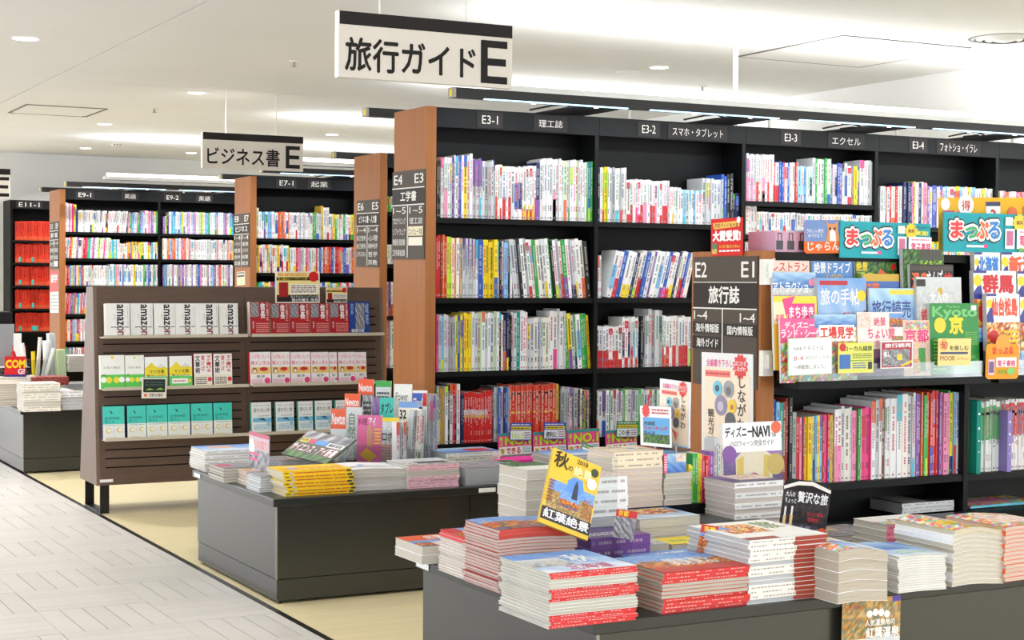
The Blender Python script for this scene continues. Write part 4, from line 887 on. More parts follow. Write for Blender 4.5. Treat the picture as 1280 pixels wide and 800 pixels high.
STUFF = MB()
NB = {'book': 0}
rb = random.Random(11)
def shelf(segs, yf, z, where, kind='book', name='book', limit=300, dp=.15, stuff=False, zlim=None, cat='book', grp=None, share=None, yj=.012):
    """fill one shelf from photo segments (x0, x1, y of the book tops, styles, thickness px, lean degrees)"""
    n = 0
    for sg in segs:
        p0, p1, yt, styles, th = sg[:5]; lean = sg[5] if len(sg) > 5 else 0
        x, x1 = at(p0, 350, y=yf)[0], at(p1, 350, y=yf)[0]
        k = (x1-x)/(p1-p0)
        h0 = at(p0, yt, y=yf)[2]-z
        cl = abs(math.cos(math.radians(lean)))
        if lean: h0 = h0/cl
        if isinstance(styles, str): styles = styles.split()
        q = 0
        while x < x1-.002:
            wd = min(th*k*rb.choice([.7, .85, 1, 1, 1.15, 1.4]), (x1-x)*cl)
            wd = max(wd, .0035)
            st = styles[q % len(styles)] if len(styles) > 1 and rb.random() < .75 else rb.choice(styles); q += 1
            ht = h0*rb.uniform(.955, 1.0)
            if zlim: ht = min(ht, zlim-z-.006)
            d = dp*rb.uniform(.94, 1.0); n += 1
            if lean > 0: M = T(x, yf+.012+rb.uniform(0, yj), z) @ T(wd*cl-wd*cl, 0, wd*math.sin(math.radians(lean))) @ RY(lean)
            elif lean < 0: M = T(x, yf+.012+rb.uniform(0, yj), z) @ RY(lean)
            else: M = T(x, yf+.012+rb.uniform(0, yj), z)
            if stuff or NB.get(kind, 0) >= limit:
                i0 = len(STUFF.v); spine_book(STUFF, st, wd-.0004, ht, d, rb); STUFF.xf(M, i0)
            else:
                NB[kind] = NB.get(kind, 0)+1
                mb = MB(); cn = spine_book(mb, st, wd-.0004, ht, d, rb)
                size = 'slim' if wd < .009 else 'thick' if wd > .02 else ''
                lab = share or ('%s %s%s, %s from left on %s' % (size, WORD.get(cn, 'white'), ' spined '+cat, ordinal(n), where)).strip()
                mb.build(name, [M_PRINT, M_PAGEV], None, M, lab, cat, grp or 'books on '+where)
            x += wd/cl if lean else wd
    return n
YB3 = Y3+.006
# E3-1
shelf([(547, 552, 199, 'k', 2.6), (552, 566, 195, 'W lg WP W', 2.6), (566, 578, 193, 'lm W WC v b', 2.5), (578, 592, 191, 'W y lg', 3), (592, 604, 197, 'GV', 2.6), (604, 620, 198, 'lg lg g', 3.2), (620, 645, 205, 'WR W', 3), (645, 656, 207, 'WB W', 3), (656, 671, 206, 'WY WR', 3), (671, 676, 202, 'n', 4), (676, 700, 196, 'W W WP', 3.4), (700, 734, 198, 'W W pgn lg W', 3.2), (734, 744, 200, 'gn b r', 2.6)], YB3, 1.603, 'the top shelf of bay E3-1')
shelf([(547, 560, 293, 'r y br o', 2.6), (560, 566, 294, 'gn lm', 2.5), (566, 580, 295, 'cr o W y', 2.7), (580, 597, 297, 'lg GV', 2.5), (597, 606, 298, 'b WC', 3), (606, 624, 299, 'y', 3.2), (624, 642, 301, 'WC k W lb', 3), (644, 741, 297, 'W W k W g WR W gn W lg WY', 3.6, -6)], YB3, 1.208, 'the second shelf of bay E3-1', zlim=1.57)
shelf([(547, 551, 392, 'hp W', 2.3), (551, 562, 392, 'lg lb', 2.6), (562, 572, 395, 'g ow', 2.6), (572, 582, 392, 'y b', 2.8), (582, 592, 390, 'y c', 2.6), (592, 626, 389, 'W W pgn W lg', 3.6), (626, 642, 391, 'k ow n W k', 3), (642, 662, 388, 'W W t', 3.4), (662, 690, 396, 'lg lg ow', 3.6), (690, 710, 386, 'W', 4.6), (711, 742, 392, 'gn y W gn WB W', 3.6, -4)], YB3, .843, 'the third shelf of bay E3-1')
shelf([(547, 553, 483, 'gn lg', 2.6), (553, 559, 485, 'gold', 3), (559, 578, 480, 'W k W r n W', 2.9), (579, 583, 491, 'n', 3), (583, 612, 490, 'RW', 2.9), (612, 619, 487, 'r', 3), (619, 640, 483, 'dg n g b lg', 2.7), (640, 698, 480, 'OS RS', 3.2), (698, 704, 480, 'gold k', 2.8), (704, 726, 484, 'g pk2 lg', 2.8), (726, 743, 486, 'k W dg y', 2.8)], YB3, .484, 'the bottom shelf of bay E3-1')
# E3-2
shelf([(749, 755, 208, 'n W', 3), (755, 761, 208, 'lm y', 2.8), (761, 785, 208, 'W W g', 3), (785, 838, 223, 'WR WR WP W', 3), (838, 852, 233, 'W WY', 3), (852, 880, 236, 'W lb W WC', 3.2), (880, 904, 222, 'lg W W', 4), (904, 910, 217, 'b', 3), (910, 918, 216, 'k', 4), (918, 926, 240, 'n', 4)], YB3, 1.603, 'the top shelf of bay E3-2')
shelf([(749, 754, 318, 'WO W', 2.6), (760, 860, 313, 'WB W b WR WY n W WR b W v W', 4.2, 14)], YB3, 1.208, 'the second shelf of bay E3-2')
shelf([(748, 781, 407, 'WR', 3.6), (781, 800, 396, 'WB WR', 3.2), (800, 813, 394, 'k W WB', 3), (813, 830, 386, 'lg g', 3.8), (830, 866, 394, 'WR W', 3.2)], YB3, .843, 'the third shelf of bay E3-2')
shelf([(747, 866, 488, 'lg W GV lg gn W', 3.2)], YB3, .484, 'the bottom shelf of bay E3-2')
# E1 lower shelf: travel magazines and maps
YB1 = Y1+.012
G1 = 'the lower shelf beside the E1 panel'
shelf([(966, 985, 500, 't b lb', 6), (985, 992, 498, 'rb', 3.6), (992, 997, 496, 'k', 4), (997, 1002, 514, 'g', 4), (1002, 1012, 519, 'r p c', 3), (1012, 1022, 521, 'y', 3.4), (1022, 1034, 519, 'W lb y', 3), (1034, 1042, 516, 'r hp', 3), (1042, 1049, 516, 'gold br', 3), (1049, 1058, 511, 'WP', 5), (1058, 1071, 507, 'lg W', 5), (1071, 1078, 510, 'p', 3.4), (1078, 1084, 511, 'gn pk2', 3), (1084, 1095, 509, 'hp', 5), (1095, 1102, 499, 'WO', 3.2), (1102, 1119, 498, 'W WO br', 3.6), (1119, 1127, 494, 'W', 8), (1127, 1134, 493, 'WC', 5), (1134, 1149, 492, 'W', 5), (1149, 1161, 491, 'W v r o y', 3.1), (1161, 1166, 491, 'gn', 3), (1166, 1180, 489, 'o r', 3.2), (1180, 1192, 489, 'v p b', 3), (1192, 1217, 487, 'gn y lb W b pk2', 3)], YB1, .5655, G1, kind='guide', name='guidebook', cat='guidebook', dp=.19)
shelf([(1226, 1258, 500, 'GC', 2.9), (1260, 1290, 499, 'RC', 2.9)], YB1, .5655, 'the lower shelf right of the teal divider', kind='guide', name='guidebook', cat='guidebook', dp=.13)
for px, c, nm, hy in ((1219.5, (20, 140, 125), 'teal index divider standing among the guidebooks', 501), (1258, (150, 130, 195), 'violet index divider between green and red guidebooks', 514)):
    a = at(px, 580, y=YB1-.02); h = at(px, hy, y=YB1-.02)[2]-.5655
    d = MB().box(0, .022, 0, .10, 0, h, c).build('index_divider', M_CARD, None, T(a[0], YB1-.024, .5655), nm, 'divider')
    draw(MB(), [('c', .5, .82, .22, 'w'), ('c', .5, .62, .22, 'w'), ('c', .5, .45, .16, 'w'), ('c', .5, .3, .12, 'w')], .022, h).build('print', M_PRINT, d)
# remaining shelves, too many to be single books: E3-3 onwards, E5, E7, E9
shelf([(934, 968, 191, 'WR W WP W', 3), (968, 998, 201, 'r WR b W', 3), (998, 1016, 206, 'lb W WB', 3), (1016, 1040, 196, 'lg gn W', 4), (1040, 1060, 203, 'v W WB b', 3), (1060, 1076, 205, 'WR b y', 3), (1076, 1094, 199, 'lg W', 5)], YB3, 1.738, '', stuff=True)
shelf([(934, 948, 256, 'W', 3.4), (948, 1002, 264, 'W WB WR W', 3.2), (1002, 1094, 266, 'W', 3.4)], YB3, 1.556, '', stuff=True)
for z, y in ((1.208, 300), (.843, 400), (.484, 490)): shelf([(934, 1094, y, 'M', 3.5)], YB3, z, '', stuff=True)
shelf([(1101, 1130, 231, 'W W r lg', 3), (1130, 1160, 226, 'lm W n W p', 3.2), (1160, 1180, 231, 'v W b', 3), (1180, 1246, 232, 'W lb W WR y', 3.2)], YB3, 1.62, '', stuff=True)
for z, y in ((1.208, 300), (.843, 400), (.484, 490)): shelf([(1101, 1246, y, 'M', 3.5)], YB3, z, '', stuff=True)
shelf([(1252, 1290, 238, 'M', 3.5)], YB3, 1.62, '', stuff=True)
Y5b = Y5+.006
for z, y in ((1.75, 245), (1.40, 305), (1.05, 352), (.70, 400)):
    shelf([(479, 560, y, 'M X', 3)], Y5b, z, '', stuff=True)
Y7b = Y7+.006
shelf([(319, 324, 258, 'lm W', 2.6), (324, 345, 264, 'W WC lb', 2.3), (345, 362, 264, 'WB o W', 2.2), (362, 392, 265, 'W', 2.2), (392, 396, 264, 'gn', 3), (396, 402, 266, 'lg', 2.4), (402, 405, 257, 'gold', 3), (405, 412, 259, 'W', 3), (412, 446, 267, 'W WP y gn W', 2.3)], Y7b, 1.63, '', stuff=True)
shelf([(319, 362, 305, 'W y WB WR W', 2.4), (362, 400, 309, 'W W WY r p', 2.4), (400, 446, 308, 'b W r W o W', 2.5)], Y7b, 1.345, '', stuff=True)
shelf([(319, 446, 352, 'M', 3)], Y7b, 1.0, '', stuff=True); shelf([(319, 446, 400, 'M', 3)], Y7b, .65, '', stuff=True)
Y9b = Y9+.006
shelf([(81, 90, 253, 'W p', 2), (90, 96, 254, 'hp y b', 2), (98, 126, 262, 'W', 1.9), (126, 160, 263, 'W W W k WR W', 2.2, 6), (160, 180, 265, 'p gn v lb W', 2, 4), (180, 199, 263, 'W X', 2.2), (204, 212, 270, 'v lm n', 2), (212, 292, 264, 'W W lb X', 2.2)], Y9b, 1.735, '', stuff=True)
shelf([(81, 138, 296, 'M X W', 2.2, 4), (138, 150, 299, 'W c', 2.2), (150, 160, 304, 'W', 2.2), (160, 199, 302, 'X y W k', 2), (204, 240, 297, 'lb W o M', 2.2), (240, 292, 299, 'W W M', 2.2)], Y9b, 1.48, '', stuff=True)
shelf([(81, 106, 331, 'y lb r M', 2.2), (106, 138, 331, 'W', 2.1), (138, 199, 330, 'WB W M', 2.1), (204, 292, 330, 'W M v W', 2.1)], Y9b, 1.215, '', stuff=True)
shelf([(81, 199, 366, 'M X', 2.2, 4), (204, 292, 366, 'M', 2.4)], Y9b, .94, '', stuff=True); shelf([(81, 199, 399, 'M', 2.2), (204, 292, 399, 'M', 2.4)], Y9b, .675, '', stuff=True); shelf([(81, 199, 434, 'X M', 2.2), (204, 292, 434, 'M', 2.4)], Y9b, .41, '', stuff=True)
STUFF.build('shelved_books', [M_PRINT, M_PAGEV], label='tightly packed books with mixed spines on the far shelves', cat='book', kind='stuff')
# red reference books in bay E11
zs = Z11; nm = ('top', 'second', 'third', 'fourth', 'bottom')
yt = (275.5, 304, 332.5, 361.5, 390.5)
for k in range(5):
    segs = [(19.5, 62.5, yt[k], 'RED', 2.7)] if k in (0,) else [(19.5, 24, yt[k], 'RED', 2.7), (24, 27, yt[k], 'REDT', 2.7), (27, 40, yt[k], 'RED', 2.7), (40, 43 if k < 4 else 48, yt[k], 'REDT', 2.7), (43 if k < 4 else 48, 62.5, yt[k], 'RED', 2.7)]
    shelf(segs, Y11+.006, zs[k], 'the %s shelf of bay E11-1' % nm[k], kind='red', name='reference_book', cat='reference book', grp='red reference books on the %s shelf' % nm[k], dp=.19)

# ------------------------------------------------------------------ stacks of magazines and books on the tables
rs = random.Random(5)
def layer_mesh(mb, W, D, t, spine, cover, page, side, wave=0.0, nx=6):
    """one flat magazine: cover sheets, recessed page block, coloured spine on one side (front, left, right or back)"""
    ins = .0016; ct = min(.0006, t*.12)
    page = tuple(v*.89 for v in (NAMED[page] if isinstance(page, str) else page))
    x0, x1, y0, y1 = ins, W-ins, ins, D-ins
    if side == 'front': y0 = .0003
    if side == 'left': x0 = .0003
    if side == 'right': x1 = W-.0003
    f = lambda x: wave*(math.sin((x/W)*math.pi*1.2+.3)-.3)
    n = nx if wave else 1
    def slab(xa, xb, ya, yb, za, zb, col, m, **kw):
        for k in range(n):
            a, b = xa+(xb-xa)*k/n, xa+(xb-xa)*(k+1)/n; i = len(mb.v)
            mb.v += [(a, ya, za+f(a)), (b, ya, za+f(b)), (b, yb, za+f(b)), (a, yb, za+f(a)), (a, ya, zb+f(a)), (b, ya, zb+f(b)), (b, yb, zb+f(b)), (a, yb, zb+f(a))]
            fs = [((0, 3, 2, 1), col), ((4, 5, 6, 7), col), ((0, 1, 5, 4), kw.get('front', col)), ((2, 3, 7, 6), col)]
            if k == 0: fs.append(((3, 0, 4, 7), kw.get('left', col)))
            if k == n-1: fs.append(((1, 2, 6, 5), kw.get('right', col)))
            for q, c in fs: mb.f.append(tuple(i+j for j in q)); mb.c.append(c); mb.m.append(0 if c == spine and m == 1 else m)
    kw = {side: spine} if side in ('front', 'left', 'right') else {}
    slab(x0, x1, y0, y1, ct, t-ct, page, 1, **kw)
    slab(0, W, 0, D, 0, ct, cover, 0, **kw); slab(0, W, 0, D, t-ct, t, cover, 0, **kw)
    if side == 'front' and wave == 0:
        z0, z1 = t*.36, t*.64; x = W*.04; e = -.0004
        tc = (240, 238, 232) if sum(NAMED[spine] if isinstance(spine, str) else spine) < 480 else (120, 105, 105)
        sc_ = NAMED[spine] if isinstance(spine, str) else spine; tc = tuple(tc[q]*.6+sc_[q]*.4 for q in range(3))
        while x < W*.92:
            l = W*rs.uniform(.012, .04); mb.face([(x, e, z0), (x+l, e, z0), (x+l, e, z1), (x, e, z1)], tc); x += l+W*(.012 if rs.random() < .8 else .08)
def stack(px0, px1, pyb, pyt, n, D, what, where, spine='w', cover='w', page='pg', side='front', ops=None, z0=TZ, y=None, rot=0, wave=0, pattern=None, jx=.004, name='magazine', cat='magazine', topbase=None, split=None, W=None, dx=0):
    """a pile; its front left foot is at a photo pixel on the surface z0 (or on the plane y), its top edge at pyt"""
    a = at(px0, pyb, z=z0) if y is None else at(px0, pyb, y=y)
    X0, Y0 = a[0]+dx, a[1]
    W = W or at(px1, pyb, y=Y0)[0]-a[0]
    zt = at(px0, pyt, y=Y0)[2]; t = (zt-z0)/n
    z = z0
    for k in range(n):
        i = n-k; sd = side; sp = spine
        if pattern and pattern[k % len(pattern)] == 'p': sd = 'back'
        if pattern and pattern[k % len(pattern)] == 'l': sd = 'left'
        if split and k in split: sp = split[k]
        mb = MB(); layer_mesh(mb, W, D, t, sp, topbase if (i == 1 and topbase) else cover, page, sd, wave*(.4+.6*k/n))
        M = T(X0+rs.uniform(-jx, jx), Y0+rs.uniform(0, jx), z) @ RZ(rot+rs.uniform(-.8, .8))
        lab = '%s %s from top, %s' % (ordinal(i), what, where) if i > 1 else 'topmost %s, %s' % (what, where)
        o = mb.build(name, [M_PRINT, M_PAGE], None, M, lab, cat, where)
        if i == 1 and ops:
            pr = draw(MB(), ops, W, D)
            if wave:
                pr.v = [(vx, vy-wave*(math.sin((vx/W)*math.pi*1.2+.3)-.3), vz) for vx, vy, vz in pr.v]
            pr.build('cover_print', M_PRINT, o, T(0, 0, t) @ FLAT)
        z += t+.00002
    return X0, Y0, W, z

# raised black step at the back of the near table
PZ = .560
MB().box(0, .70, 0, .178, 0, PZ-TZ).build('riser', M_BLACK, None, T(2.75, 4.40, TZ), 'glossy black riser block at the back of the near table', 'riser')
AU = [('p', 0, 0, 1, 1, 'autumn', 9)]; MIX = [('p', 0, 0, 1, 1, 'fun', 9)]; PAS = [('p', 0, 0, 1, 1, 'pastel', 8)]; TWN = [('p', 0, 0, 1, 1, 'town', 8)]
# near table, from its back left corner forwards
N = 'near table'
stack(527, 586, 706, 684, 2, .20, 'guidebook', 'pair with autumn photo cover at the near table back corner', spine='ow', side='back', ops=[('p', 0, 0, 1, .55, 'autumn', 9), ('r', 0, .55, 1, 1, (225, 90, 50)), ('t', '紅葉', .5, .62, .9, .92, 'w', .03)], name='guidebook', cat='guidebook')
stack(568, 588, 711, 688, 2, .17, 'booklet', 'short white pile left of the thin red leaved pile', spine='w', side='front', ops=PAS)
stack(588, 617, 727, 675, 14, .21, 'magazine', 'thin pink edged pile behind the leaning autumn magazine', spine='r', page=(226, 212, 200), side='left', pattern='ppppppppppppll', ops=[('p', 0, 0, 1, 1, 'autumn', 8), ('r', 0, .6, .6, 1, 'r')], topbase='r')
stack(623, 722, 743, 664, 20, .215, 'red spined magazine', 'tall uneven pile under the leaning autumn magazine', spine=(196, 70, 60), cover=(190, 60, 50), page=(216, 204, 198), pattern='pppppppppppppppppsss', ops=[('p', 0, 0, 1, 1, 'autumn', 9), ('r', 0, .7, .7, 1, 'r')], jx=.007, wave=.004)
stack(650, 668, 751, 707, 9, .16, 'booklet', 'small cream pile wedged beside the big red pile', spine='y', page=(232, 226, 200), side='back')
stack(711, 826, 784, 715, 17, .27, 'red spined magazine', 'big red pile at the near table corner', spine=(206, 44, 48), cover=(225, 225, 225), page=(214, 210, 198), pattern='ssssppppsssspppss'.replace('pss', 'pss'), ops=[('p', 0, 0, 1, 1, 'sky', 9), ('p', 0, .3, .5, .7, 'town', 6), ('t', '秋', .55, .4, .8, .8, 'w', .02), ('t', '北海道', .3, .05, .8, .3, (210, 80, 130), .01)], topbase='w', dx=-.055, W=.26)
stack(828, 936, 768, 717, 11, .25, 'red spined magazine', 'second red pile right of the big red pile', spine=(204, 48, 50), cover=(200, 90, 50), page=(205, 200, 190), pattern='ssssppppsss', ops=[('p', 0, 0, 1, 1, 'autumn', 11), ('r', 0, 0, 1, .25, (190, 50, 30)), ('t', '関東東北', .35, .3, .85, .7, 'w', .02)])
stack(935.5, 1034, 756, 676, 14, .29, 'magazine', 'white cover pile before the black travel board', spine=(228, 226, 222), cover='w', page='lg', pattern='psssppsspsssss', ops=[('r', 0, 0, 1, 1, (240, 240, 238)), ('p', .1, .35, .6, .85, 'food', 8), ('r', .0, .0, .4, .12, 'rb'), ('t', '旅', .65, .5, .9, .9, (120, 150, 90), .01)], dx=0)
# rust coloured spine ends of that pile
for o in [q for q in COL.objects if q.get('group') == 'white cover pile before the black travel board' and q.parent is None]:
    co = [v.co for v in o.data.vertices]; W_ = max(c.x for c in co); t_ = max(c.z for c in co)
    fcol = [p for p in o.data.polygons if p.normal.y < -.9]
    sb = MB(); sb.face([(W_*.58, -.0007, t_*.08), (W_-.0003, -.0007, t_*.08), (W_-.0003, -.0007, t_*.92), (W_*.58, -.0007, t_*.92)], (150, 56, 40))
    sb.build('spine_print', M_PRINT, o)
stack(738, 826, 700, 674, 4, .17, 'purple booklet', 'low purple pile behind the big red pile', spine='v', cover='v', page='v', ops=[('r', 0, 0, 1, 1, (90, 50, 120)), ('l', .1, .2, .8, .5, 3, 'w')], y=4.0, W=.21)
stack(804, 900, 716, 703, 3, .14, 'orange magazine', 'low orange pile behind the second red pile', spine='r', cover='o', ops=[('p', 0, 0, 1, 1, 'autumn', 9), ('t', '紅葉', .4, .2, .8, .8, 'w', .02)], topbase='r', y=3.87)
stack(839, 882, 700, 681, 3, .12, 'yellow booklet', 'small yellow topped pile beside the autumn card', spine='ow', cover='y', side='back', ops=[('r', 0, 0, 1, 1, (244, 220, 60)), ('l', .2, .3, .7, .6, 2, 'gn')], y=4.03)
stack(800, 876, 676, 650, 5, .20, 'magazine', 'pale blue covered pile in the middle of the near table', spine='ow', cover='lg', ops=[('p', 0, 0, 1, 1, 'sky', 8), ('p', .2, .4, .9, .95, 'food', 7)], side='back', y=4.17)
stack(798, 836, 686, 683, 3, .12, 'white magazine', 'thin white pile in front of the pale blue pile', spine='w', ops=TWN, side='back', y=4.03)
stack(882, 957, 661, 656, 3, .2, 'dark magazine', 'flat dark pile before the black riser', spine='dg', cover='dg', page='dg', ops=[('r', 0, 0, 1, 1, (60, 66, 70)), ('l', .1, .2, .9, .8, 5, (110, 112, 116))], y=4.17)
stack(642, 684, 690, 589, 8, .20, 'thick guidebook', 'tall cream pile behind the leaning autumn magazine', spine='ow', side='back', ops=[('r', 0, 0, 1, 1, (236, 236, 228)), ('p', 0, .5, 1, 1, 'forest', 8)], name='guidebook', cat='guidebook', dx=.045, W=.14)
stack(735, 786, 676, 598, 9, .17, 'white volume', 'white pile right of the leaning autumn magazine', spine='w', pattern='pppppssss', page='lg', ops=PAS, name='guidebook', cat='guidebook', y=4.20)
stack(766, 829, 631, 566, 10, .16, 'cream booklet', 'cream pile on the left end of the riser', spine=(240, 224, 196), page=(238, 222, 212), pattern='pppppppsss', cover='cr', topbase='cr', ops=[('r', 0, 0, 1, 1, (246, 228, 200)), ('c', .6, .5, .08, 'lb'), ('c', .75, .4, .06, 'g'), ('q', [(.9, 0), (1, 0), (1, 1), (.95, 1)], 'o'), ('t', 'しながわ', .1, .6, .5, .85, (60, 50, 50), .01)], z0=PZ, y=4.412)
stack(831, 865, 632, 592, 6, .14, 'small white guidebook', 'short white pile with picture box on the riser', spine='w', side='back', ops=PAS, z0=PZ, y=4.412, name='guidebook', cat='guidebook')
a = at(831, 592, y=4.412)
bx = MB().box(0, .088, 0, .10, 0, .063, (120, 165, 215), left=(215, 90, 130)).build('picture_box', M_CARD, None, T(a[0]-.002, a[1]+.004, a[2]+.001), 'small box with a blue picture front on the short white pile', 'box')
draw(MB(), [('p', 0, 0, 1, 1, 'sea', 7), ('p', .55, .55, 1, 1, 'pastel', 5), ('r', 0, 0, .16, 1, (225, 100, 140)), ('l', .02, .1, .14, .9, 6, 'w')], .088, .063).build('print', M_PRINT, bx)
stack(919, 981, 648, 604, 13, .17, 'pink edged magazine', 'neat pile in front of the theme park magazine', spine='w', page=(232, 220, 214), pattern='sp', ops=[('p', 0, 0, 1, 1, 'purple', 7), ('p', .3, .3, 1, 1, 'pastel', 5)], y=4.21)
# right part of the near table
stack(1052, 1121, 755, 690, 5, .26, 'limp magazine', 'curled pile above the hanging leaflet', spine='ow', cover='w', page=(206, 196, 182), side='back', wave=.010, ops=[('p', 0, 0, 1, 1, 'fun', 8), ('p', .3, 0, 1, .5, 'sky', 7), ('r', 0, .4, .5, .9, (220, 60, 50)), ('t', '旅', .1, .45, .4, .85, 'w', .03)], dx=-.012, W=.175)
stack(1123, 1183, 742, 697, 15, .23, 'thin white magazine', 'white wavy pile right of the curled pile', spine='w', cover='w', page=(236, 234, 228), side='back', wave=.004, ops=[('p', 0, 0, 1, 1, 'sky', 8), ('p', 0, .4, .7, 1, 'sea', 6), ('l', .2, .1, .8, .3, 2, (150, 200, 120))])
stack(1108, 1178, 690, 657, 6, .16, 'pink and yellow spined magazine', 'striped pile behind the white wavy pile', spine=(236, 130, 160), cover='w', page='pg', ops=[('r', 0, 0, 1, 1, (240, 240, 240)), ('l', .3, .2, .9, .6, 2, 'k'), ('p', 0, 0, .4, .4, 'fun', 5)], y=3.86)
stack(1192, 1256, 734, 664, 12, .25, 'magazine', 'tall pile with a curled pink and yellow cover', spine='w', cover='w', page=(222, 214, 200), side='left', pattern='pllp', wave=.012, ops=[('p', 0, 0, 1, 1, 'fun', 9), ('r', .1, .2, .6, .5, 'hp'), ('p', .4, .4, 1, 1, 'pastel', 7), ('t', '特集', .15, .22, .5, .48, 'y', .03)], topbase='y')
stack(1257, 1330, 728, 660, 13, .25, 'pink leaved magazine', 'tall pile cut off at the right edge', spine='o', cover='o', page=(230, 208, 196), side='left', pattern='ppl', wave=.006, ops=[('p', 0, 0, 1, 1, 'fun', 9), ('p', .2, .2, 1, .8, 'pastel', 7)], topbase='o')
stack(1046, 1108, 687, 671, 3, .2, 'grey magazine', 'low grey pile beside the black travel board', spine='lg', cover='lg', side='back', ops=[('p', 0, 0, 1, 1, 'grey', 8), ('r', .0, .5, .5, .9, (200, 190, 150))])
stack(1141, 1200, 651, 629, 3, .24, 'grey magazine', 'grey pile inside the shelf below the guidebooks', spine='lg', cover='g', page='g', y=4.63, ops=[('r', 0, 0, 1, 1, (150, 150, 148)), ('r', .55, 0, 1, 1, (40, 36, 36)), ('r', 0, .0, .1, 1, 'k')], dx=-.05, W=.26)
stack(1214, 1300, 648, 633, 3, .22, 'pink covered magazine', 'pink topped pile inside the shelf at the right edge', spine='c', cover='hp', page='lg', y=4.63, ops=[('p', 0, 0, 1, 1, 'fun', 8), ('r', .1, .2, .7, .6, 'p')])
# standing things on the near table
shelf([(866, 871, 581, 'y lm', 2.4), (871, 880, 565, 'lm gn', 2.8), (880, 884, 566, 'y hp', 2.5), (884, 893, 568, 'hp r', 2.6), (893, 898, 563, 'v', 3), (898, 907, 547, 'W lg', 2.8)], 4.408, PZ, 'the riser beside the theme park magazine', kind='guide', name='guidebook', cat='guidebook', dp=.06, yj=.004)
tl, tr, bl = at(908.5, 530, y=4.465), at(982, 525.5, y=4.465), at(908.5, 640, y=4.465)
M_, W_, H_ = quad_frame(tl, tr, bl); H_ = tl[2]-PZ
M_ = T(tl[0], 4.475, PZ) @ RX(-4)
cover_item('theme_park_magazine', M_, W_, H_, .02, [('p', 0, 0, 1, .62, 'purple', 9), ('r', 0, .60, 1, 1, (240, 240, 242)), ('t', 'ディズニー', .04, .80, .50, .95, 'k', .03), ('t', 'NAVI', .50, .79, .80, .95, 'k', .045), ("t", "'18", .82, .79, .90, .85, 'k', .01), ('t', 'ハロウィーン完全ガイド', .12, .68, .86, .76, (70, 60, 70), .008), ('c', .91, .92, .085, (226, 100, 60)), ('q', [(.2, .05), (.82, .05), (.82, .55), (.72, .6), (.3, .6), (.2, .52)], (215, 205, 182)), ('q', [(.22, .1), (.32, .1), (.34, .55), (.22, .5)], (205, 180, 90)), ('q', [(.66, .1), (.76, .1), (.78, .55), (.68, .55)], (205, 180, 90)), ('c', .10, .58, .12, (130, 80, 160)), ('c', .88, .42, .15, (190, 165, 90)), ('c', .5, .2, .12, (170, 70, 110))],
           'w', 'magazine titled ディズニーNAVI standing face out before the low bookcase', 'magazine', side='ow')
def rot_frame(px0, px1, pyt, pyt2, pyb, A, th):
    """frame of an upright sheet turned by th degrees towards the aisle, left foot at A"""
    t = math.radians(th); n = np.array([-math.sin(t), -math.cos(t), 0])
    def hit(px, py):
        d = FW+RT*(px-640)/F_PX+UP*(400-py)/F_PX
        return CAMP+d*(((A-CAMP)@n)/(d@n))
    return quad_frame(hit(px0, pyt), hit(px1, pyt2), hit(px0, pyb))
M_, W_, H_ = rot_frame(981.5, 1040, 597, 605, 668, at(983, 668, y=3.98), 35)
bo = sheet('travel_board', M_, W_, H_, [('p', 0, 0, 1, .8, 'night', 9), ('q', [(0, .86), (.3, .97), (.6, .99), (1, .88), (1, .82), (.6, .92), (.3, .9), (0, .8)], (232, 226, 220)), ('t', '大人の', .06, .68, .26, .78, 'w', .01), ('t', 'ちょっと', .06, .57, .3, .66, 'w', .01), ('t', '贅沢な旅', .32, .60, .96, .80, 'w', .02), ('t', '泊って美味', .55, .38, .9, .46, (190, 50, 60), .01), ('t', '優雅旅', .58, .28, .82, .36, (190, 50, 60), .01), ('r', .06, .1, .12, .34, (232, 200, 140)), ('r', .07, .34, .11, .5, (235, 235, 235)), ('r', .2, .1, .26, .36, (232, 200, 140)), ('r', .21, .36, .25, .52, (235, 235, 235)), ('c', .92, .12, .1, (225, 90, 60))], 'black travel board with champagne glasses standing behind the white cover pile', 'board', base=(34, 28, 30), round_=True, th=.004)
q = M_ @ Vector((W_/2, .004, 0)); MB().box(-.02, .02, 0, .006, TZ-q.z+.001, .05).box(-.05, .05, -.01, .06, TZ-q.z+.001, TZ-q.z+.006).build('board_foot', M_METAL, bo, T(W_/2, .005, 0))
# leaning autumn magazine on its acrylic stand
tl, tr, bl = at(692.4, 559.3, y=3.945), at(752, 584, y=3.94), at(654, 644.6, y=3.885)
M_, W_, H_ = quad_frame(tl, tr, bl)
cover_item('autumn_magazine', M_, W_, H_, .010, [('r', 0, 0, 1, 1, (226, 190, 60)), ('p', .06, .20, .98, .60, 'autumn', 22), ('q', [(.38, .52), (.4, .66), (.5, .73), (.68, .72), (.74, .6), (.66, .5)], (95, 145, 225)), ('p', .06, .22, .94, .46, 'leaves', 20), ('p', .3, .3, .7, .46, 'autumn', 14), ('q', [(.52, .44), (.54, .62), (.58, .7), (.62, .62), (.64, .44)], (50, 60, 80)), ('r', .0, .06, 1, .225, (48, 44, 52)), ('t', '紅葉絶景', .04, .085, .97, .215, 'w', .02), ('t', '秋', .05, .77, .34, .99, (50, 36, 24), .02), ('t', 'の', .35, .78, .44, .85, (60, 40, 30), .01), ('t', '絶景', .46, .74, .84, .88, (246, 236, 180), .02), ('t', '2018', .50, .91, .72, .97, (90, 60, 30), .01), ('c', .88, .88, .075, (60, 70, 40)), ('c', .86, .72, .10, (246, 240, 225)), ('l', .03, .3, .14, .6, 7, (150, 80, 40)), ('l', .78, .26, .9, .5, 6, (200, 110, 50))],
           'gold', 'gold autumn magazine titled 紅葉絶景 propped at a slant on a clear stand', 'magazine', side='gold')
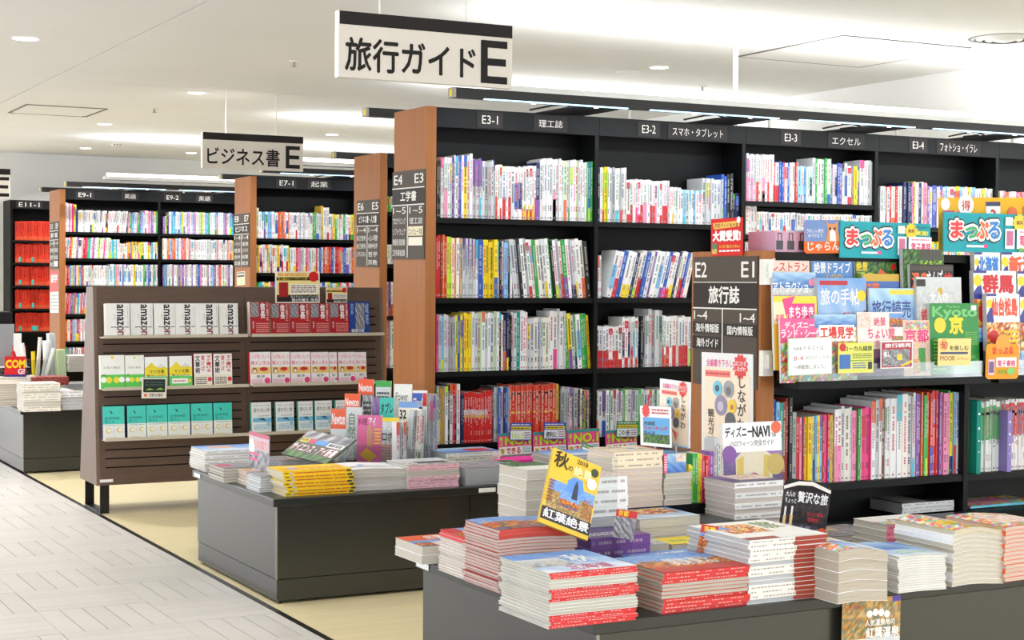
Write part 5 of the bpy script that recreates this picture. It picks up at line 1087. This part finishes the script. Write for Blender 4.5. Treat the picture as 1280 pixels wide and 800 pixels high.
st = empty('acrylic_stand', (2.60, 4.05, TZ), 'clear acrylic stand holding the slanted autumn magazine', 'stand')
zb = at(760, 660, y=4.09)[2]; xs0, xs1 = at(724, 640, y=3.97)[0], at(771, 640, y=3.97)[0]
for nm_, bb in (('back_plate', (xs0, xs1, 3.968, 3.972, TZ, at(760, 572, y=3.97)[2])), ('base_plate', (xs0, xs1, 3.86, 3.968, TZ+.0005, TZ+.004))):
    MB().box(bb[0]-2.60, bb[1]-2.60, bb[2]-4.05, bb[3]-4.05, bb[4]-TZ, bb[5]-TZ).build(nm_, M_ACR, st)
# small autumn card in its clear holder, and a second clear holder
M_, W_, H_ = rot_frame(877.5, 919, 655, 662, 692, at(879, 702, y=3.72), 20)
sheet('autumn_card', M_, W_, H_, [('p', 0, 0, 1, 1, 'autumn', 10), ('r', 0, .72, .5, 1, (190, 50, 40)), ('t', '京都', .08, .76, .42, .96, 'y', .02), ('t', '大人旅', .1, .45, .6, .68, 'w', .02)], 'small autumn leaf card leaning on the white cover pile', 'card', base='o')
M_, W_, H_ = rot_frame(771, 797, 636, 640, 672, at(771, 690, y=3.95), 30)
sheet('leaflet_card', M_, W_, H_, [('p', 0, 0, 1, .75, 'grey', 8), ('r', 0, .75, 1, 1, (200, 50, 50)), ('t', '京都', .1, .78, .6, .98, 'y', .02)], 'small grey town card in a clear holder above the purple pile', 'card', base='lg')
hl = M_ @ Vector((W_/2, 0, 0)); MB().box(-.03, .03, .004, .007, TZ+.002-hl.z, .06).build('holder', M_ACR, bpy.context.scene.objects['leaflet_card'], T(W_/2, 0, 0))
# hanging leaflet at the front edge of the near table
face_card(1053.5, 1126, 750, 835, T1Y0-.019, [('p', 0, 0, 1, 1, 'leaves', 12), ('p', .0, .0, 1, .4, 'town', 8), ('r', .85, .92, 1, 1, (90, 70, 160)), ('t', 'じゃらん', .05, .84, .3, .93, (200, 50, 40), .02), ('c', .46, .76, .05, 'w'), ('c', .56, .78, .05, 'w'), ('c', .66, .77, .05, 'w'), ('c', .76, .74, .05, 'w'), ('t', '人気温泉地の', .38, .58, .9, .68, 'w', .02), ('t', '紅葉温泉', .4, .40, .98, .56, 'w', .03)], 'autumn leaflet reading 紅葉温泉 hanging from the near table edge', base='tan', name='hanging_leaflet', cat='leaflet', skew=-6, th=.0015)

# ------------------------------------------------------------------ middle table
stack(259, 312, 590, 564, 8, .23, 'white magazine', 'tall white pile at the back corner of the middle table', spine='w', page=(232, 228, 220), pattern='ps', ops=[('p', 0, 0, 1, 1, 'sky', 8), ('r', .2, .4, .6, .8, (220, 170, 150))], dx=-.01, W=.28)
stack(279, 300, 604, 586, 5, .21, 'black and pink covered magazine', 'white edged pile before the tall white pile', spine='w', cover='dg', side='back', ops=[('p', 0, 0, 1, 1, 'grey', 7), ('r', 0, .3, .5, .7, (200, 60, 110))], W=.125)
stack(309, 325, 607, 590, 4, .16, 'pink edged booklet', 'small pink edged pile left of the card stand', spine='r', page=(224, 205, 190), side='back', ops=[('p', 0, 0, 1, 1, 'fun', 6)], W=.09)
stack(325, 340, 616, 597, 6, .17, 'curled booklet', 'small grey pile left of the yellow books', spine='lg', page='lg', side='back', wave=.004, ops=[('p', 0, 0, 1, 1, 'grey', 6), ('r', .1, .3, .7, .6, 'lm')], W=.10)
YEL = [('r', 0, 0, 1, 1, (244, 205, 40)), ('l', .05, .2, .95, .6, 3, (225, 120, 40)), ('r', .2, .3, .3, .7, (170, 180, 220))]
X_, Y_, W_, Z_ = stack(359, 429, 621, 590, 7, .19, 'yellow spined book', 'yellow pile at the front of the middle table', spine=(246, 208, 30), cover='y', ops=YEL, topbase='y', jx=.010, name='book', cat='book', dx=-.01, W=.30)
for o in [q for q in COL.objects if q.get('group') == 'yellow pile at the front of the middle table' and q.parent is None]:
    co = [v.co for v in o.data.vertices]; w2 = max(c.x for c in co); t2 = max(c.z for c in co)
    ops = [('c', .12, .5, .02, (200, 190, 230), .34), ('r', .03, .38, .08, .62, (90, 80, 40)), ('l', .17, .25, .9, .75, 1, (222, 60, 40)), ('r', .92, .2, .985, .8, (70, 70, 60))]
    draw(MB(), ops, w2, t2, w0=.0008).build('spine_print', M_PRINT, o)
stack(434, 511, 615, 588, 5, .24, 'limp white magazine', 'spread white pile right of the yellow books', spine='w', cover='w', page=(226, 220, 214), pattern='p', wave=.006, ops=[('r', 0, 0, 1, 1, (244, 244, 244)), ('c', .4, .5, .06, 'lb'), ('l', .1, .2, .9, .4, 2, (190, 195, 205))], jx=.012)
stack(515, 580, 611, 582, 8, .22, 'red and white spined magazine', 'striped pile right of the spread white pile', spine='pk2', cover='g', pattern='sssspp', ops=[('p', 0, 0, 1, 1, 'town', 8), ('r', .3, .2, .9, .5, (70, 70, 80))], dx=-.02, W=.24)
stack(583, 622, 607, 586, 6, .22, 'grey magazine', 'grey pile at the right of the middle table front', spine='lg', cover='g', page='lg', side='back', ops=[('p', 0, 0, 1, 1, 'grey', 8)], W=.26)
stack(556, 628, 581, 567, 4, .2, 'blue covered magazine', 'low blue topped pile beside the magazine rack', spine='ow', cover='lb', ops=[('p', 0, 0, 1, 1, 'sea', 8), ('r', .5, .2, .9, .7, (200, 60, 60))], W=.30)
stack(598, 660, 596, 584, 3, .2, 'green sport magazine', 'low pile with green covers behind the near table', spine='lg', cover='gn', ops=[('p', 0, 0, 1, 1, 'forest', 8), ('r', .2, .2, .8, .5, 'w')], W=.26)
stack(340, 400, 590, 577, 4, .2, 'grey covered magazine', 'low grey pile behind the pink card', spine='lg', cover='lg', ops=[('p', 0, 0, 1, 1, 'grey', 8), ('r', .3, .2, .8, .4, (200, 160, 120))], W=.30, dx=-.03)
stack(690, 760, 583, 570, 4, .2, 'white magazine', 'low white pile before the pink NO.1 cards', spine='w', cover='w', ops=[('p', 0, 0, 1, 1, 'sky', 8)], W=.28)
a = at(628, 580, z=TZ); MB().box(0, .26, 0, .16, 0, .012, (236, 60, 160)).build('pink_folder', M_CARD, None, T(a[0], a[1], TZ+.001), 'flat magenta folder lying before the pink NO.1 cards', 'folder')
# pink and green card stand
A = at(313, 586, z=TZ+.05)
o = aisle_card((311.7, 538.5), (336.5, 545.5), (312.7, 585), A[0], [('p', 0, 0, 1, .55, 'grey', 8), ('r', 0, .9, 1, 1, (190, 60, 100)), ('r', 0, .55, 1, .9, (196, 176, 190)), ('t', 'もの知り', .22, .58, .92, .84, (235, 110, 90), .02), ('c', .15, .6, .14, 'w'), ('r', .05, .4, .5, .46, 'hp'), ('r', .05, .25, .45, .31, 'hp')], 'upright grey and pink card standing among the piles of the middle table', base='g', name='standing_card', cat='card')
# slanted board
M_, W_, H_ = quad_frame(at(387.5, 538, z=.600), at(445, 549.5, z=.600), at(366, 570.5, z=.500))
o = sheet('science_board', M_, W_, H_, [('r', 0, 0, 1, 1, (88, 96, 84)), ('p', 0, .72, 1, 1, 'grey', 9), ('p', 0, 0, 1, .2, 'forest', 9), ('r', .05, .56, .22, .72, (240, 220, 90)), ('r', .24, .56, .36, .72, (220, 60, 100)), ('r', .38, .56, .62, .72, (80, 150, 220)), ('r', .64, .54, .98, .7, (240, 240, 240)), ('t', '科学', .07, .58, .2, .70, 'k', .02), ('t', '解説', .66, .57, .95, .68, 'dg', .02), ('t', 'サイエンス・アイ新書', .03, .20, .98, .52, (200, 60, 80), .07), ('t', 'サイエンス・アイ新書', .035, .21, .975, .51, 'wht', .02)], 'slanted board reading サイエンス・アイ新書 on the middle table', 'board', base=(88, 96, 84), th=.006)
bk = at(420, 575, z=TZ); MB().box(-.10, .13, .02, .10, 0, .085, (120, 100, 90)).build('board_block', M_CARD, o, M_.inverted() @ T(bk[0], bk[1]+.02, TZ+.001))
# angled stepped magazine rack
A0 = at(446, 582, z=TZ); TH = 38; tn = np.array([math.sin(math.radians(TH)), math.cos(math.radians(TH)), 0]); tg = np.array([math.cos(math.radians(TH)), -math.sin(math.radians(TH)), 0])
rk = empty('acrylic_rack', tuple(A0), 'stepped clear rack of science and computer magazines on the middle table', 'magazine rack', rz=-math.radians(TH))
for k in range(4):
    MB().box(-.1-.0*k, .30, .045+k*.075, .049+k*.075, 0, .08+k*.055).build('step', M_ACR, rk)
MB().box(-.1, .30, -.02, .30, 0, .003).build('base_plate', M_ACR, rk); MB().box(-.01, .26, -.012, -.009, 0, .10).build('front_plate', M_ACR, rk)
def rk_mag(px0, px1, pyt, tier, Hm, ops, base, label, rz=0, th=.012):
    A = A0+tn*(tier*.075+.004)
    M, W, H = rot_frame(px0, px1, pyt, pyt+(px1-px0)*.09, pyt+40, A, TH)
    zt = (M @ Vector((0, 0, H))).z; o = M @ Vector((0, 0, H)); Hm = min(Hm, zt-TZ-.006)
    M = Matrix.Translation((o.x, o.y, zt-Hm)) @ RZ(-TH) @ RX(-3)
    cover_item('science_magazine', M, W, Hm, th, ops, base, label, 'magazine', 'magazines in the stepped rack on the middle table', side='ow')
NEW = [('r', 0, .7, 1, 1, (232, 90, 45)), ('t', 'Newton', .06, .76, .92, .92, 'w', .02), ('p', 0, 0, 1, .68, 'grey', 7)]
rk_mag(447, 466, 474, 3, .25, [('r', 0, .7, 1, 1, (232, 90, 45)), ('t', 'Newton', .06, .76, .92, .92, 'w', .02), ('p', 0, 0, 1, .7, 'night', 7)], 'w', 'orange headed Newton magazine highest in the stepped rack')
rk_mag(469, 488, 476, 3, .25, [('p', 0, 0, 1, 1, 'town', 7), ('r', 0, .88, 1, 1, 'gn'), ('l', .1, .5, .9, .8, 4, 'k')], 'lg', 'grey magazine with green top in the highest row of the rack')
rk_mag(492, 514, 480, 3, .25, [('r', 0, 0, 1, 1, (238, 238, 234)), ('t', 'Power', .1, .68, .8, .84, 'dg', .0)], 'w', 'plain white magazine in the highest row of the rack')
rk_mag(515, 533, 488, 2.8, .25, [('r', 0, 0, 1, 1, (240, 240, 240)), ('r', .0, .6, .7, .95, 'b'), ('t', 'Cloud', .04, .68, .68, .86, 'w', .03), ('r', .72, .7, 1, .95, 'r')], 'w', 'white magazine lettered Cloud with blue and red blocks')
rk_mag(430, 449, 492, 2, .25, [('r', 0, .7, 1, 1, (232, 90, 45)), ('t', 'Newton', .06, .76, .92, .92, 'w', .02), ('p', 0, 0, 1, .62, 'grey', 7)], 'dg', 'orange headed Newton magazine in the third row of the rack')
rk_mag(452, 465, 494, 2, .24, [('p', 0, 0, 1, 1, 'grey', 6), ('l', .1, .6, .9, .9, 3, 'k')], 'lg', 'narrow grey magazine with black print in the third row')
rk_mag(464, 474, 497, 2, .23, [('p', 0, 0, 1, 1, 'purple', 6)], 'v', 'dark purple magazine in the third row of the rack')
rk_mag(474, 492, 497, 1.7, .24, [('r', 0, 0, 1, 1, (60, 190, 175)), ('t', 'タブレ', .06, .68, .94, .9, 'k', .03), ('l', .1, .2, .7, .5, 4, 'w')], 't', 'turquoise tablet magazine in the stepped rack')
rk_mag(498, 522, 502, 1.2, .24, [('r', 0, 0, 1, 1, (230, 226, 212)), ('r', 0, .88, 1, 1, (120, 160, 220)), ('t', '32', .04, .66, .4, .84, 'k', .04), ('c', .75, .72, .16, (235, 110, 110)), ('p', .3, .2, .9, .5, 'food', 6)], 'w', 'beige magazine with a bold number in the stepped rack')
rk_mag(413, 432, 511, 1, .25, [('r', 0, .62, 1, 1, (226, 96, 60)), ('t', 'Newton', .06, .70, .92, .92, 'w', .02), ('p', 0, 0, 1, .62, 'town', 7)], 'lg', 'orange headed Newton magazine lowest in the rack')
rk_mag(432, 452, 509, 1, .25, [('p', 0, 0, 1, 1, 'town', 7), ('v', '自然', .1, .4, .6, .9, (90, 130, 90), .01)], 'pgn', 'pale green magazine beside the lowest orange one')
rk_mag(446, 477, 519, 0, .25, [('r', 0, 0, 1, 1, (222, 110, 160)), ('t', '料理', .05, .8, .4, .94, (130, 40, 90), .02), ('t', 'アイ', .45, .78, .75, .96, 'w', .03), ('q', [(.4, .35), (.38, .7), (.5, .85), (.62, .7), (.62, .35)], (205, 150, 120)), ('q', [(.1, .2), (.4, .34), (.8, .18), (.5, .05)], (230, 180, 60)), ('l', .7, .4, .95, .75, 5, 'y')], 'p', 'pink fashion magazine at the front of the stepped rack')
rk_mag(475, 498, 522, 0.02, .25, [('p', 0, 0, 1, 1, 'town', 8), ('r', 0, .92, 1, 1, 'y'), ('t', 'ラジオ', .1, .74, .9, .9, 'w', .03), ('t', 'ロボ', .1, .5, .7, .7, 'dg', .03), ('l', .1, .1, .9, .45, 6, (220, 120, 110))], 'lg', 'grey green magazine with yellow top beside the pink one')
# spines of the magazines at the right side of the rack, standing on the table
for segs, yf in (([(498, 512, 527, 'WO g lg', 3)], A0[1]-.22), ([(516, 532, 512, 'lg g ow W', 2.8, 3)], A0[1]-.13), ([(533, 549, 493, 'lg g', 2.9)], A0[1]+.0)):
    shelf(segs, yf, TZ+.004, 'the stepped rack, %s group' % ('front' if yf < A0[1]-.2 else 'middle' if yf < A0[1]-.1 else 'back'), kind='guide', name='guidebook', cat='magazine', dp=.05, yj=.004)
# pink NO.1 cards at the back of the middle table
NO1 = [('r', 0, .88, 1, 1, (60, 150, 150)), ('v', '売上', .04, .46, .14, .84, 'lm', .04), ('t', 'NO.1', .18, .44, .98, .86, (200, 40, 120), .09), ('t', 'NO.1', .19, .45, .97, .85, (205, 215, 50), .05), ('r', .02, .04, .98, .40, (244, 242, 240)), ('t', 'できる', .22, .08, .66, .36, (210, 50, 45), .04), ('q', [(.06, .1), (.16, .1), (.18, .3), (.06, .34)], 'gold'), ('l', .72, .1, .96, .36, 4, (90, 150, 170))]
for k, (a, b, t, bt) in enumerate(((622.5, 664.5, 542, 570), (666, 708, 540.5, 569.5), (709, 749, 538, 567.5), (757, 796, 538.5, 566), (838, 866, 540, 563))):
    face_card(a, b, t, bt+1, T2Y1-.05, NO1, 'pink and lime card reading NO.1 できる, %s from left at the bookcase foot' % ordinal(k+1), base=(236, 80, 150), name='promotion_card', cat='card', skew=-3, th=.004)
for k, (a, b, t, bt, c, tx) in enumerate(((638, 665, 528.5, 550.5, (60, 90, 170), 'No.1'), (680, 707.5, 528, 549, (50, 80, 180), '便利に'), (771, 798, 526.5, 546.5, (50, 130, 80), 'この1冊'))):
    face_card(a, b, t, bt, T2Y1-.062, [('r', .03, .05, .97, .55, (226, 228, 232)), ('r', .05, .60, .95, .78, 'y'), ('t', tx, .1, .1, .6, .45, 'k' if k else 'lm', .02), ('l', .66, .1, .94, .5, 3, (150, 100, 130)), ('l', .06, .62, .9, .76, 1, (70, 80, 60)), ('l', .06, .84, .9, .94, 1, 'w')], '%s pop-up card above the pink NO.1 card' % ('small blue No.1', 'small blue and white', 'small green')[k], base=c, name='pop_up_card', cat='card', th=.002)
M_, W_, H_ = quad_frame(at(728, 552, y=6.85), at(752, 563, y=6.85), at(723, 560, y=6.83))
sheet('pop_up_card', M_, W_, H_, [('r', .02, .02, .98, .4, 'w'), ('l', .06, .5, .9, .8, 2, 'y')], 'small tilted green card leaning before the third pink card', 'card', base=(50, 140, 130), th=.002)

# ------------------------------------------------------------------ far table, left edge of the picture
stack(31, 67, 515, 480, 11, .21, 'cream spined volume', 'tall cream pile at the far table corner', spine='ow', page='pg', cover='w', pattern='ssppssspsss', ops=[('r', 0, 0, 1, 1, (236, 232, 224))], name='volume', cat='book', dx=-.01, W=.24)
stack(68, 104, 513, 489, 6, .21, 'white volume', 'pile right of the tall cream pile on the far table', spine='w', page='lg', cover='w', pattern='ppppss', ops=[('r', 0, 0, 1, 1, (226, 226, 226)), ('r', .5, 0, 1, 1, 'k')], name='volume', cat='book', W=.26)
stack(10, 28, 508, 480, 9, .2, 'beige magazine', 'beige pile at the left edge of the far table', spine='tan', page=(220, 208, 188), pattern='p', cover='w', ops=[('r', 0, 0, 1, 1, (214, 200, 190))], W=.16, dx=-.06)
stack(1, 30, 470, 460, 4, .2, 'black and white volume', 'pile under the red sign card', spine='k', cover='w', page='pg', ops=TWN, W=.25, y=11.35, z0=.62, dx=-.05, name='volume', cat='book')
stack(1, 38, 506, 471, 6, .3, 'cream volume', 'broad cream pile below the black and white pile', spine='ow', cover='w', page='pg', W=.29, y=11.3, z0=TZ, dx=-.06, name='volume', cat='book')
stack(40, 78, 487, 472, 5, .18, 'dull red pamphlet', 'low red pile on the far table', spine='rb', cover='rb', page=(190, 110, 110), ops=[('r', 0, 0, 1, 1, (170, 70, 70))], W=.25, y=11.25, z0=.55)
stack(40, 78, 512, 488, 4, .22, 'white volume', 'white pile beneath the low red pile', spine='w', cover='w', page='lg', W=.26, y=11.22, z0=TZ, name='volume', cat='book')
stack(86, 122, 478, 445, 12, .2, 'cream newspaper', 'tall cream pile half hidden by the slatted display', spine='ow', cover='w', page=(220, 212, 196), pattern='p', W=.30, y=11.62, z0=.62, dx=0)
stack(84, 122, 506, 480, 6, .26, 'grey newspaper', 'grey pile beneath the tall cream pile', spine='lg', cover='lg', page='lg', pattern='p', W=.30, y=11.58, z0=TZ)
o = face_card(6, 32.5, 445.5, 471, 11.30, [('t', 'COM', .04, .42, .98, .84, (245, 215, 40), .05), ('r', 0, 0, 1, .10, (60, 50, 130)), ('t', 'G!', .62, .12, .95, .40, 'w', .04)], 'square red sign card reading COM G! on the far table', base=(214, 40, 44), name='sign_card', cat='card', th=.004)
# bin of rolled papers, bag and carry handles behind the piles
p = at(42, 466, y=11.75)
bn = empty('paper_bin', (p[0], 11.75, TZ), 'clear bin of rolled white papers on the far table', 'bin')
MB().cyl((0, 0, 0), .085, .28, n=20, r2=.10).build('bin_body', M_ACR, bn)
for k, (dx, dy, lx, lz, c) in enumerate(((-.03, 0, -.05, .40, 'w'), (.02, .02, .03, .44, 'ow'), (.04, -.02, .10, .36, 'w'), (0, -.03, -.01, .34, 'y'), (-.05, .02, -.09, .34, 'r'), (.05, .03, .06, .40, 'w'))):
    MB().tube([(dx, dy, .02), (dx+lx, dy, lz)], .014, 8, c).build('paper_roll', M_CARD, bn)
MB().box(-.06, .05, -.09, -.085, .03, .12, (70, 130, 190)).build('bin_label', M_CARD, bn)
for k, (a, b, t, bt, c, lb) in enumerate(((58, 66, 426, 462, 'w', 'upright white paper bundle left of the tall cream pile'), (66, 74, 417, 460, 'lg', 'taller grey paper bundle behind the white one'), (68, 78, 436, 462, 'pgn', 'green printed paper sheet before the paper bundles'))):
    A = at(a, bt, y=11.85); B = at(b, bt, y=11.85); Ztop = at(a, t, y=11.85)[2]
    o = MB().box(0, B[0]-A[0], 0, .09, 0, Ztop-TZ, c).build('paper_bundle', [M_CARD], None, T(A[0], 11.80-.04*(k == 2)+.0*k+(.07 if k == 1 else 0)-(.08 if k == 2 else 0), TZ) @ RY(-3), lb, 'paper')
    for j in (1, 2, 3): MB().box((B[0]-A[0])*j/4-.001, (B[0]-A[0])*j/4+.001, -.001, 0, .01, Ztop-TZ-.01, 'g').build('sheet_edge', M_CARD, o)
# grey terminal at the left edge with a dark printer, and a red bag
p = at(18, 468, y=13.2)
kx = p[0]; kz = at(18, 405, y=13.2)[2]
t_ = MB().box(-.6, 0, 0, .5, 0, kz, (150, 153, 158)).build('terminal_cabinet', M_GREYM, None, T(kx, 13.2, 0), 'grey cabinet at the left edge carrying a dark printer', 'cabinet')
MB().box(-.55, -.06, -.004, 0, .06, kz-.05, (140, 143, 148)).build('door', M_GREYM, t_); MB().box(-.12, -.09, -.016, -.004, kz*.55, kz*.62, 'w').build('handle', M_STEEL, t_)
pz = at(14, 390, y=13.25)[2]
pr = MB().box(-.45, -.0, 0, .4, 0, pz-kz, (24, 24, 26)).build('printer', M_METAL, None, T(kx-.01, 13.23, kz), 'dark printer on the grey cabinet at the left edge', 'printer')
MB().box(-.4, -.03, -.012, 0, .02, .05, (50, 50, 54)).build('tray', M_METAL, pr)
MB().box(-.30, -.12, .05, .2, pz-kz, pz-kz+.04, (180, 60, 60)).build('ink_box', M_CARD, pr)
p = at(20, 462, y=13.0); b = at(34, 462, y=13.0); zt = at(20, 432, y=13.0)[2]
rb_ = MB().box(0, b[0]-p[0], 0, .1, 0, zt-TZ+.42, (190, 40, 44)).build('red_stand', M_CARD, None, T(p[0], 13.05, 0), 'red stand with leaflets beside the grey cabinet', 'stand')
MB().box(-.01, .05, -.012, 0, zt-TZ+.25, zt-TZ+.52, 'w').build('leaflet', M_CARD, rb_)
# notices on the end panels of the far rows
aisle_card((62.6, 339), (73, 338), (62.5, 391), X9-.004, [('r', 0, .5, 1, 1, (205, 50, 50)), ('t', '語学', .1, .72, .9, .92, 'w', .02), ('r', 0, 0, 1, .5, (235, 232, 228)), ('l', .1, .05, .9, .45, 5, (150, 150, 150))], 'red and white notice on the far oak panel', base='w', name='notice', cat='notice')
aisle_card((296, 340), (306, 339), (295.8, 357), X7-.004, [('r', .05, .6, .95, .95, (60, 55, 50)), ('l', .1, .7, .9, .9, 1, 'w'), ('r', .3, .1, .8, .5, 'pgn')], 'small cream notice under the E8 E7 plate', base='cr', name='notice', cat='notice')
